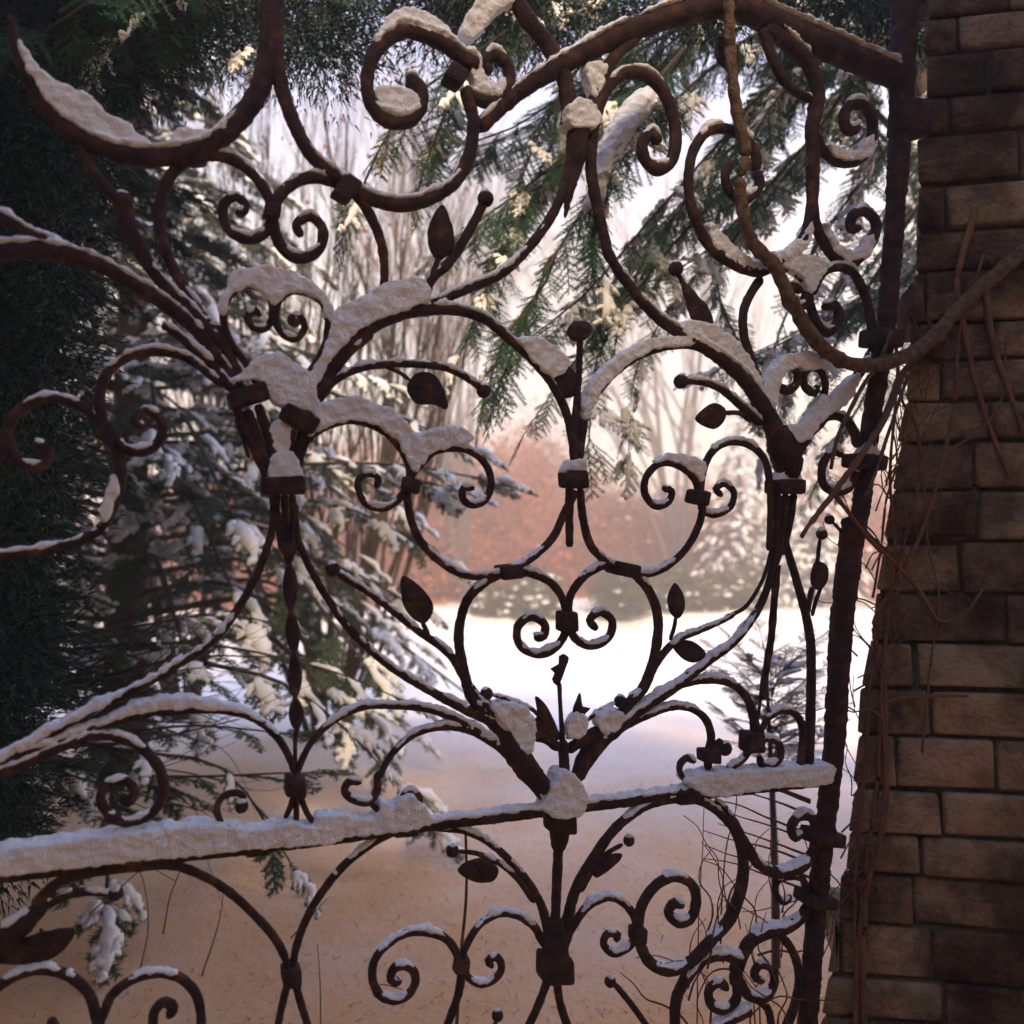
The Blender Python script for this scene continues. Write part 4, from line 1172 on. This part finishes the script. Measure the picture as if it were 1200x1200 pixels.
def left_edge(g):
    y = g.uniform(1.9, 3.4); py = g.uniform(-150, 1000)
    lim = np.interp(py, (-150, 0, 130, 250, 400, 600, 760, 860, 1000), (260, 200, 120, 95, 75, 60, 50, 40, 20))
    q = at(lim - abs(g.normal(0, 1)) * 110 - 10, py, y); return q


def top_band(g):
    y = g.uniform(2.1, 3.2); px = g.uniform(-60, 1080)
    lim = np.interp(px, (-60, 120, 300, 360, 480, 560, 680, 760, 860, 1000, 1080), (120, 90, 40, 80, 60, 20, 45, 10, 0, 10, 60))
    return at(px, lim - abs(g.normal(0, 1)) * 60, y)


def left_shade_clump(g):
    y = g.uniform(-2.0, 2.6); x = g.uniform(-5.0, -0.9); return np.array((x, y, 2.05 + 0.74 * max(0.6, y) + g.uniform(0.25, 1.2)))


needle_mass('darkening_hedge', 'black green yew hedge added to darken the left end of the gate', 'hedge', (-3.0, 2.6, -0.05), left_edge, 260000, 0.03, M_dark, 501, 40, snow=0, per=520)  # put in to make the left side dark
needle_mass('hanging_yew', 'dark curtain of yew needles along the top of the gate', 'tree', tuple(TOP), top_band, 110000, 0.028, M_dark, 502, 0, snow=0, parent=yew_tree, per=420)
needle_mass('left_shade_mass', 'unseen evergreen mass added overhead to shade the left of the gateway', 'tree', (-4.2, 1.0, -0.05), left_shade_clump, 70000, 0.13, M_dark, 503, 50)  # out of view, added to block light from above on the left



def right_shade_clump(g):
    return np.array((g.uniform(0.95, 3.2), g.uniform(-1.6, 1.7), g.uniform(3.25, 4.4)))


needle_mass('pier_shade_mass', 'unseen evergreen mass added above the brick pier to shade it', 'tree', (3.0, 1.4, -0.05), right_shade_clump, 40000, 0.11, M_dark, 505, 30)  # out of view, added to keep light off the pier

# the one heavily laden frond that has bent over the scroll
fr = Evergreen(FINE)
fpts = [at(*q) for q in ((800, 60, 1.9), (765, 100, 1.84), (730, 150, 1.80), (700, 215, 1.79), (695, 285, 1.79))]
fr.bough(fpts, 0.007, 0.19, 0.018, 0.0, seed=5, start=0.1, hang=0.3, wide=40)
fro = fr.finish('laden_yew_frond', 'single drooping yew frond bent over an iron scroll under thick snow', 'branch', tuple(fpts[0]), M_yew)
fb = Bag()
g = np.random.default_rng(8)
fp = catmull([at(*q) for q in ((762, 112, 1.80), (735, 150, 1.77), (712, 190, 1.76), (697, 235, 1.76))], 0.012)
fb.add(*tube(fp + np.array((0, 0, 0.012)), np.interp(np.linspace(0, 1, len(fp)), (0, .2, .5, .8, 1), (0.02, .042, .046, .036, .014)), 10, flat=(1, .8)))
for i in range(22):
    p = fp[g.integers(len(fp))]; d = norm((g.normal(0, .55), g.normal(0, .5), -0.9))
    fb.add(*tube(np.array([p, p + d * 0.03, p + d * g.uniform(0.045, 0.07)]), (0.022, 0.018, 0.007), 6))
sob = bpy.data.objects.new('tmp', fb.mesh('tmp')); C.objects.link(sob)
rm = sob.modifiers.new('r', 'REMESH'); rm.mode = 'VOXEL'; rm.voxel_size = 0.004; rm.use_smooth_shade = True
dp = sob.modifiers.new('d', 'DISPLACE'); dp.texture = tx; dp.strength = 0.014; dp.mid_level = 0.5; dp.texture_coords = 'GLOBAL'
me = bpy.data.meshes.new_from_object(sob.evaluated_get(bpy.context.evaluated_depsgraph_get())); bpy.data.objects.remove(sob)
put('snow_load', me, M_snow, fro)['kind'] = 'stuff'

# ------------------------------------------------------------------ snow laden firs on the left
e, base = conifer(-2.7, 5.4, 6.2, 2.5, MID, 0.46, 150, 0.5, 11, droop=0.28, low=0.9)
for k, pts in enumerate(([(120, 520, 5.2), (260, 520, 4.9), (400, 540, 4.6), (520, 570, 4.4)], [(120, 600, 5.2), (280, 580, 4.8), (420, 600, 4.5), (510, 650, 4.4)],
                         [(150, 640, 5.2), (300, 640, 4.8), (400, 665, 4.6), (470, 700, 4.5)], [(120, 450, 5.3), (280, 440, 5.0), (420, 470, 4.7), (540, 520, 4.5)],
                         [(120, 400, 5.3), (250, 390, 5.0), (350, 410, 4.8), (450, 450, 4.6)], [(200, 560, 5.0), (340, 545, 4.5), (470, 545, 4.2), (560, 560, 4.1)])):
    e.bough([at(*q) for q in pts], 0.02, 0.42, 0.13, 0.85, seed=700 + k, start=0.1, hang=0.3)
e.finish('fir_tree', 'snow laden fir beyond the left half of the gate', 'tree', base, M_fir)

e = Evergreen(MID)
nx_, ny_ = -3.3, 3.0
e.trunk([(nx_, ny_, -0.2), (nx_ + .05, ny_, 2.5), (nx_, ny_, 5.5)], (0.2, 0.15, 0.04))
for k in range(64):
    g = np.random.default_rng(2000 + k)
    a = g.uniform(R(-70), R(75)); zz = 1.0 + 4.2 * (k / 64)
    L = g.uniform(1.1, 1.75) * (1.15 - 0.10 * k / 64)
    p0 = np.array((nx_, ny_, zz)); p2 = p0 + np.array((math.cos(a) * L, math.sin(a) * L, -0.25 * L))
    e.bough([p0, (p0 + p2) / 2 + np.array((0, 0, .1)), p2], 0.018, 0.40, 0.12, 0.22, seed=2100 + k, start=0.15, hang=0.3)
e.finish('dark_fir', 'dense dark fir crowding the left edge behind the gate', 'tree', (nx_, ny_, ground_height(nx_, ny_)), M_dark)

e = Evergreen(MID)
qx, qy = -2.5, 3.5
e.trunk([(qx, qy, -0.2), (qx, qy, 0.9), (qx + .05, qy, 1.7)], (0.07, 0.05, 0.02))
for k, (pts, sn) in enumerate((
        ([(-60, 800, 3.4), (80, 800, 3.2), (220, 770, 3.1), (330, 770, 3.05)], .25), ([(-60, 830, 3.4), (100, 860, 3.1), (230, 850, 3.0), (340, 860, 2.95)], .2),
        ([(-60, 780, 3.5), (90, 760, 3.3), (240, 755, 3.2), (400, 790, 3.1), (470, 820, 3.1)], .6), ([(-60, 860, 3.3), (90, 900, 3.0), (200, 910, 2.9), (350, 905, 2.85)], .2),
        ([(-60, 840, 3.3), (150, 880, 2.9), (260, 900, 2.85), (340, 1010, 2.8)], .45), ([(-60, 760, 3.5), (120, 740, 3.4), (260, 720, 3.3), (320, 730, 3.2)], .3),
        ([(200, 770, 3.2), (330, 800, 3.0), (400, 850, 2.95), (440, 890, 2.95)], .75), ([(-60, 900, 3.2), (60, 930, 3.0), (150, 950, 2.9)], .2))):
    e.bough([at(*q) for q in pts], 0.012, 0.27, 0.15, sn, seed=2600 + k, start=0.12, hang=0.2, wide=50)
for k in range(46):
    g = np.random.default_rng(2700 + k)
    p = at(g.uniform(-30, 120), g.uniform(770, 900), g.uniform(2.9, 3.4)); d = norm((1, g.uniform(-.5, .3), g.uniform(-.25, .5)))
    branch_out(e.wood, p, d, g.uniform(0.35, 0.75), 0.005, 1, g, 0.45, 3, 0.05, 0.1)
e.finish('low_pine', 'low spreading pine with thin dark twigs above the lock rail', 'tree', (qx, qy, ground_height(qx, qy)), M_pine)

e = Evergreen(FINE)
sx, sy = at(905, 840, 3.0)[0], 3.0
sz0 = ground_height(sx, sy)
e.trunk([(sx, sy, sz0 - .05), (sx, sy, 0.5), (sx - 0.02, sy, 1.12)], (0.018, 0.013, 0.006))
for k in range(20):
    g = np.random.default_rng(2900 + k); a = k * 2.4; L = g.uniform(0.10, 0.26); zz = 0.72 + 0.02 * k
    p0 = np.array((sx, sy, zz)); p2 = p0 + np.array((math.cos(a) * L, math.sin(a) * L, 0.16))
    e.bough([p0, (p0 + p2) / 2, p2], 0.004, 0.13, 0.035, 0.15, seed=2950 + k, start=0.1, hang=0.1)
e.finish('young_pine', 'small young pine standing behind the foot of the right spine', 'tree', (sx, sy, sz0), M_pine)

# ------------------------------------------------------------------ bare shrubs
b1 = at(385, 700, 7.0)
bare_shrub('bare_shrub', 'tall bare many stemmed shrub fanning up behind the heart scroll', b1[0], 7.0, 20, 4.6, 0.42, 0.034, 21, depth=3, kids=4, red=500, spread=0.22, mat=M_bark, up=0.35)
b2 = at(545, 700, 37)
bare_shrub('bare_tree', 'twiggy bare tree behind the russet thickets, left of the middle spine', b2[0], 37, 9, 21, 0.5, 0.17, 22, depth=4, kids=4, spread=0.36, snow=0, up=0.2, parent_cat='tree')
b3 = at(800, 700, 40)
bare_shrub('bare_tree', 'tall bare tree against the pale sky right of the middle spine', b3[0], 40, 7, 24, 0.5, 0.18, 23, depth=4, kids=4, spread=0.34, snow=0, up=0.2, parent_cat='tree')
b4 = at(215, 700, 8.0)
bare_shrub('bare_shrub', 'bare leaning shrub in the gloom of the upper left circle', b4[0], 8.0, 16, 5.6, 0.5, 0.034, 24, depth=3, kids=4, red=260, spread=0.2, mat=M_bark, up=0.3, tilt=(-0.15, 0))

# ------------------------------------------------------------------ far side of the lawn
far = [  # x frame, distance, rx, ry, height, leaves, label
    (560, 41, 6.0, 4, 7.6, 26000, 'broad copper coloured beech thicket left of the middle spine'),
    (640, 45, 5.0, 4, 8.6, 24000, 'tallest russet beech thicket rising behind the middle spine'),
    (455, 39, 5.5, 4, 6.8, 22000, 'russet beech thicket behind the snowy fir tips'),
    (340, 38, 5.5, 4, 6.4, 20000, 'brown beech thicket behind the twisted bar of the left spine'),
    (220, 37, 5.5, 4, 6.2, 18000, 'dull brown thicket half hidden by the low pine'),
    (760, 44, 4.4, 3, 5.2, 18000, 'low reddish brush below the pale gap of sky'),
    (835, 42, 3.6, 3, 5.8, 16000, 'pinkish brown brush beside the tall snowy spruces'),
    (985, 40, 4.2, 3, 6.6, 16000, 'russet brush seen past the right stile'),
]
for i, (px, yd, rx, ry, h, n, lab) in enumerate(far):
    p = at(px, 720, yd)
    leaf_bush('beech_thicket', lab, p[0], yd, rx, ry, h, int(n * 1.7), 0.11, M_beech, 40 + i, snow=int(20 + 30 * (i > 4)), cat='bush', group='russet thickets along the far edge of the lawn', twigs=70, clump=46, snow_s=(0.06, 0.2))
hedges = [(628, 31.9, 1.15, 0.8, 1.9, 'snow capped round shrub just left of the big heart scroll tip'), (728, 32.2, 1.5, 0.9, 2.3, 'olive green clipped shrub inside the right half of the big heart'),
          (580, 32.3, 0.9, 0.7, 1.2, 'little snow capped shrub at the left edge of the big heart'), (800, 33, 1.7, 0.9, 1.7, 'low frosted olive shrub behind the bud right of the big heart'), (860, 33.5, 1.6, 0.9, 1.9, 'frosted shrub at the foot of the tall spruces')]
for i, (px, yd, rx, ry, h, lab) in enumerate(hedges):
    p = at(px, 730, yd)
    leaf_bush('garden_shrub', lab, p[0], yd, rx, ry, h, 9000, 0.07, M_hedge, 60 + i, snow=(70 if i != 1 else 20), group='shrubs on the bank beyond the lawn', twigs=30, clump=30, snow_s=(0.07, 0.16))
spruces = [(868, 36, 9.5, 2.3, 'tall snowy spruce right of the double scroll'), (905, 39, 10.5, 2.4, 'second tall spruce behind the right spine'), (815, 47, 9.0, 2.2, 'frosted spruce a little left of the tall pair'),
           (960, 35, 8.5, 2.2, 'spruce in the gap before the hinge stile'), (690, 60, 7.0, 2.0, 'distant small spruce at the middle spine'), (100, 30, 11, 3.0, 'large spruce far back on the left'), (300, 48, 13, 3.0, 'faint spruce above the left thickets')]
for i, (px, yd, h, r_, lab) in enumerate(spruces):
    p = at(px, 720, yd)
    e, base = conifer(p[0], yd, h, r_, FAR, 0.95, 90, 0.75, 80 + i, droop=0.35, low=0.5)
    e.finish('spruce_tree', lab, 'tree', base, M_fir, 'spruces beyond the lawn')

# ------------------------------------------------------------------ vines and stems by the gate
def vine(name, pts, w, parent, mat, plane='gate', off=0.02, sides=7, seed=1):
    P2 = catmull(pts, 7); n = len(P2); g = np.random.default_rng(seed)
    ws = np.interp(np.linspace(0, 1, n), np.linspace(0, 1, len(w)), w) if hasattr(w, '__len__') else np.full(n, float(w))
    P3, rr = [], []
    for p, ww in zip(P2, ws):
        q = gp(p, off) if plane == 'gate' else pier_point(p[0], p[1]) - pier_n * off
        P3.append(q); rr.append(ww / 2 * np.linalg.norm(q - CAM) / np.linalg.norm(ray(p)) / F)
    rr = np.array(rr) * (1 + 0.16 * np.array([nz((i * 0.4 + seed, 2, 3)) for i in range(n)]))
    P3 = np.array(P3) + np.array([[0.5 * rr[i] * nz((i * 0.25, seed, k)) for k in range(3)] for i in range(n)])
    return put(name, mesh_of(name, *tube(P3, rr, sides)), mat, parent)


def blend(pts, w, a, b, name, parent, mat, seed):
    """vine that passes from the gate plane (before a) to the pier face (after b), a and b as fractions of its length"""
    P2 = catmull(pts, 7); n = len(P2); P3, rr = [], []
    for i, p in enumerate(P2):
        t = sm((i / n - a) / (b - a)); q = gp(p, 0.035) * (1 - t) + (pier_point(p[0], p[1]) - pier_n * 0.02) * t
        P3.append(q); rr.append(np.interp(i / n, np.linspace(0, 1, len(w)), w) / 2 * np.linalg.norm(q - CAM) / np.linalg.norm(ray(p)) / F)
    rr = np.array(rr) * (1 + 0.18 * np.array([nz((i * 0.3 + seed, 2, 3)) for i in range(n)]) + 0.22 * np.array([nz((i * 1.1 + seed, 7, 3)) for i in range(n)]))
    V, T = tube(np.array(P3), rr, 11); V = V + np.array([noise.noise_vector(Vector(v * 75)) for v in V]) * float(rr.mean()) * 0.35
    return put(name, mesh_of(name, V, T), mat, parent)


r0_ = pier_point(1190, 1180)
wv = empty('woody_vine', (r0_[0], r0_[1], 0)); tag(wv, 'thick brown woody vine looping across the upper right of the gate', 'vine')
blend([(838, -60), (841, 0), (843, 60), (847, 110), (853, 150), (862, 187), (855, 217), (858, 253), (870, 290), (893, 314), (908, 345), (928, 382), (950, 410), (977, 427), (1003, 431), (1035, 425), (1067, 412), (1090, 395), (1117, 367), (1153, 333), (1193, 300), (1260, 240)], (13, 13, 13, 14, 16, 17, 17, 16, 18), 0.62, 0.8, 'stem', wv, M_vine, 3)
blend([(926, 628), (933, 617), (967, 573), (1000, 527), (1033, 477), (1053, 443), (1077, 413), (1095, 390)], (5, 7, 8, 9, 9), 0.5, 0.8, 'stem', wv, M_vine2, 4)
blend([(1030, 392), (1013, 433), (1000, 450), (980, 487), (967, 517), (960, 550)], (4, 5, 5, 4), 0.98, 0.99, 'stem', wv, M_vine, 5)
blend([(960, 575), (975, 592), (990, 612), (1010, 636), (1045, 660), (1080, 700), (1097, 726), (1125, 720), (1147, 690)], (5, 5, 5, 4, 3), 0.25, 0.5, 'stem', wv, M_vine2, 6)
blend([(1050, 440), (1010, 560), (1000, 590), (1003, 612), (1020, 632), (1046, 652)], (4, 4, 4), 0.5, 0.9, 'stem', wv, M_vine, 7)
cvn = empty('climbing_vine', tuple(pier_point(1000, 1250))); tag(cvn, 'tangle of thin bare climbing stems on the edge of the brick pier', 'vine')
for k, (pts, w) in enumerate((
        ([(1000, 1230), (1005, 1100), (1015, 1000), (1028, 900), (1032, 800), (1042, 700), (1056, 640), (1075, 560), (1072, 500), (1055, 470), (1048, 400)], (7, 6, 5, 4, 3)),
        ([(1010, 1230), (1012, 1050), (1034, 960), (1036, 860), (1032, 780), (1022, 730), (1050, 680), (1078, 620), (1102, 540), (1116, 470), (1122, 390), (1150, 300)], (8, 7, 6, 5, 5, 4, 3)),
        ([(1025, 1000), (1035, 900), (1030, 820), (1036, 740), (1046, 640), (1040, 560), (1046, 480), (1050, 420)], (4, 4, 3)),
        ([(1036, 822), (1060, 816), (1095, 815), (1132, 814)], (4, 5, 3)), ([(1078, 880), (1083, 820), (1090, 760), (1098, 700), (1085, 640), (1080, 560)], (3, 2)),
        ([(1020, 700), (1030, 640), (1035, 590), (1048, 540), (1042, 500)], (3, 3, 2)), ([(1005, 1160), (1000, 1060), (1006, 960), (1014, 880), (1018, 800), (1026, 720)], (4, 4, 3)),
        ([(1075, 560), (1110, 530), (1150, 500), (1170, 470), (1175, 400)], (3, 3, 2)), ([(1040, 700), (1070, 680), (1105, 690), (1115, 700)], (3, 2)),
        ([(1180, 560), (1150, 480), (1130, 400), (1120, 330), (1140, 250)], (4, 6, 7, 8)), ([(1200, 520), (1160, 400), (1150, 330)], (4, 7, 8)))):
    vine('stem', pts, w, cvn, M_vine2, 'pier', 0.012 + 0.004 * (k % 3), 6, 30 + k)
g = np.random.default_rng(77)
for k in range(70):
    y0 = g.uniform(430, 1150); x0 = np.interp(y0, [q[0] for q in PIER_EDGE], [q[1] for q in PIER_EDGE]) + g.uniform(-14, 30)
    pts = [(x0, y0)]; a = g.uniform(-2.2, -0.9)
    for i in range(g.integers(3, 7)):
        a += g.normal(0, 0.5); a = max(-3.4, min(0.3, a)); pts.append((pts[-1][0] + 20 * math.cos(a), pts[-1][1] + 20 * math.sin(a)))
    vine('tendril', pts, (g.uniform(1.4, 2.6), 0.9), cvn, M_vine2, 'pier', g.uniform(0.005, 0.05), 4, 100 + k)

# dry stems of weeds that have grown up against the gate
bramble = empty('dry_bramble', tuple(gp((850, 1300), -0.05))); tag(bramble, 'dry bramble twigs tangled in the lower right scrolls', 'plant')
for k in range(26):
    x0, y0 = g.uniform(790, 930), g.uniform(1060, 1230); pts = [(x0, y0)]; a = g.uniform(-2.4, -0.7)
    for i in range(g.integers(4, 8)):
        a += g.normal(0, 0.45); pts.append((pts[-1][0] + 22 * math.cos(a), pts[-1][1] + 22 * math.sin(a)))
    vine('twig', pts, (g.uniform(2, 3.4), 1.0), bramble, M_vine2, 'gate', g.uniform(-0.06, 0.03), 4, 200 + k)
for k in range(9):
    y0 = 925 + 14 * k + g.uniform(-6, 6); pts = [(985, y0 + 25), (940, y0 + 8), (890, y0 - 8 + g.uniform(-8, 8)), (835 + g.uniform(0, 50), y0 - 14)]
    vine('twig', pts, (3.5, 2, 1.0), bramble, M_vine2, 'gate', -0.10, 4, 240 + k)
stems = empty('dry_weeds', tuple(gp((640, 1400), -0.06))); tag(stems, 'a few thin dry weed stems standing behind the lower gate', 'plant')
for k, pts in enumerate(([(545, 1300), (546, 1200), (552, 1120), (557, 1060), (556, 985)], [(835, 1300), (838, 1090), (843, 1000), (845, 935)], [(868, 1090), (874, 1010), (886, 960), (888, 900), (905, 885), (935, 860)],
                         [(385, 1260), (384, 1180), (381, 1135)], [(160, 1180), (172, 1120), (165, 1060), (150, 1030)], [(350, 1135), (372, 1110), (395, 1085)], [(455, 1210), (462, 1195), (490, 1200)],
                         [(190, 1140), (200, 1090), (215, 1050), (225, 1010)], [(95, 1120), (130, 1090), (170, 1060), (205, 1075)], [(240, 1200), (262, 1130), (268, 1090)])):
    vine('stem', pts, (4.5, 4, 3) if k == 0 else (2.2, 1.6, 1.0), stems, M_grass if k else M_vine, 'gate', -0.05 - 0.01 * k, 4, 300 + k)

# needle slivers added over the near snow to carry its warm amber tone
g = np.random.default_rng(909)
n = 14000
yy = 0.9 + 6.8 * g.uniform(0, 1, n) ** 2.0; xx = g.uniform(-1, 1, n) * (0.9 + yy * 0.85) + 0.2
keep = np.array([nz((x * 1.3, y * 1.3, 4.4)) + 0.5 * nz((x * 4, y * 4, 1.4)) > -0.55 for x, y in zip(xx, yy)])
xx, yy = xx[keep], yy[keep]; n = len(xx)
zz = np.array([ground_height(x, y) for x, y in zip(xx, yy)]) + 0.004
a = g.uniform(0, 2 * math.pi, n); l = g.uniform(0.008, 0.02, n); w_ = g.uniform(0.0014, 0.0034, n)
d = np.stack([np.cos(a), np.sin(a), g.normal(0, 0.25, n)], 1); sd_ = np.stack([-np.sin(a), np.cos(a), np.zeros(n)], 1); p = np.stack([xx, yy, zz], 1)
V = np.stack([p - d * l[:, None] - sd_ * w_[:, None], p - d * l[:, None] + sd_ * w_[:, None], p + d * l[:, None] + np.array((0, 0, 0.003))], 1).reshape(-1, 3)
M_warm_litter = leaf_mat('warm_litter', [(0.20, 0.09, 0.035), (0.34, 0.17, 0.06), (0.26, 0.13, 0.06)], trans=0.0)
tag(put('warm_tone_litter', mesh_of('warm_tone_litter', V, np.arange(3 * n).reshape(n, 3)), M_warm_litter, None, smooth=False), 'amber needle slivers added to warm the tone of the near snow', kind='stuff')

# ------------------------------------------------------------------ winter air
HAZE = 0.016
if HAZE:
    hz = put('haze', bm_mesh(box_bm((-40, -17, -3.5), (40, 75, 18)), 'haze'), None, smooth=False)
    m = bpy.data.materials.new('winter_haze'); m.use_nodes = True
    n_ = m.node_tree; n_.nodes.remove(n_.nodes['Principled BSDF'])
    pv = n_.nodes.new('ShaderNodeVolumePrincipled'); pv.inputs['Color'].default_value = (1.0, 0.90, 0.80, 1); pv.inputs['Density'].default_value = HAZE
    pv.inputs['Anisotropy'].default_value = 0.2
    n_.links.new(pv.outputs[0], n_.nodes['Material Output'].inputs['Volume'])
    hz.data.materials.append(m)
    tag(hz, 'pale cold haze over the garden', kind='stuff')
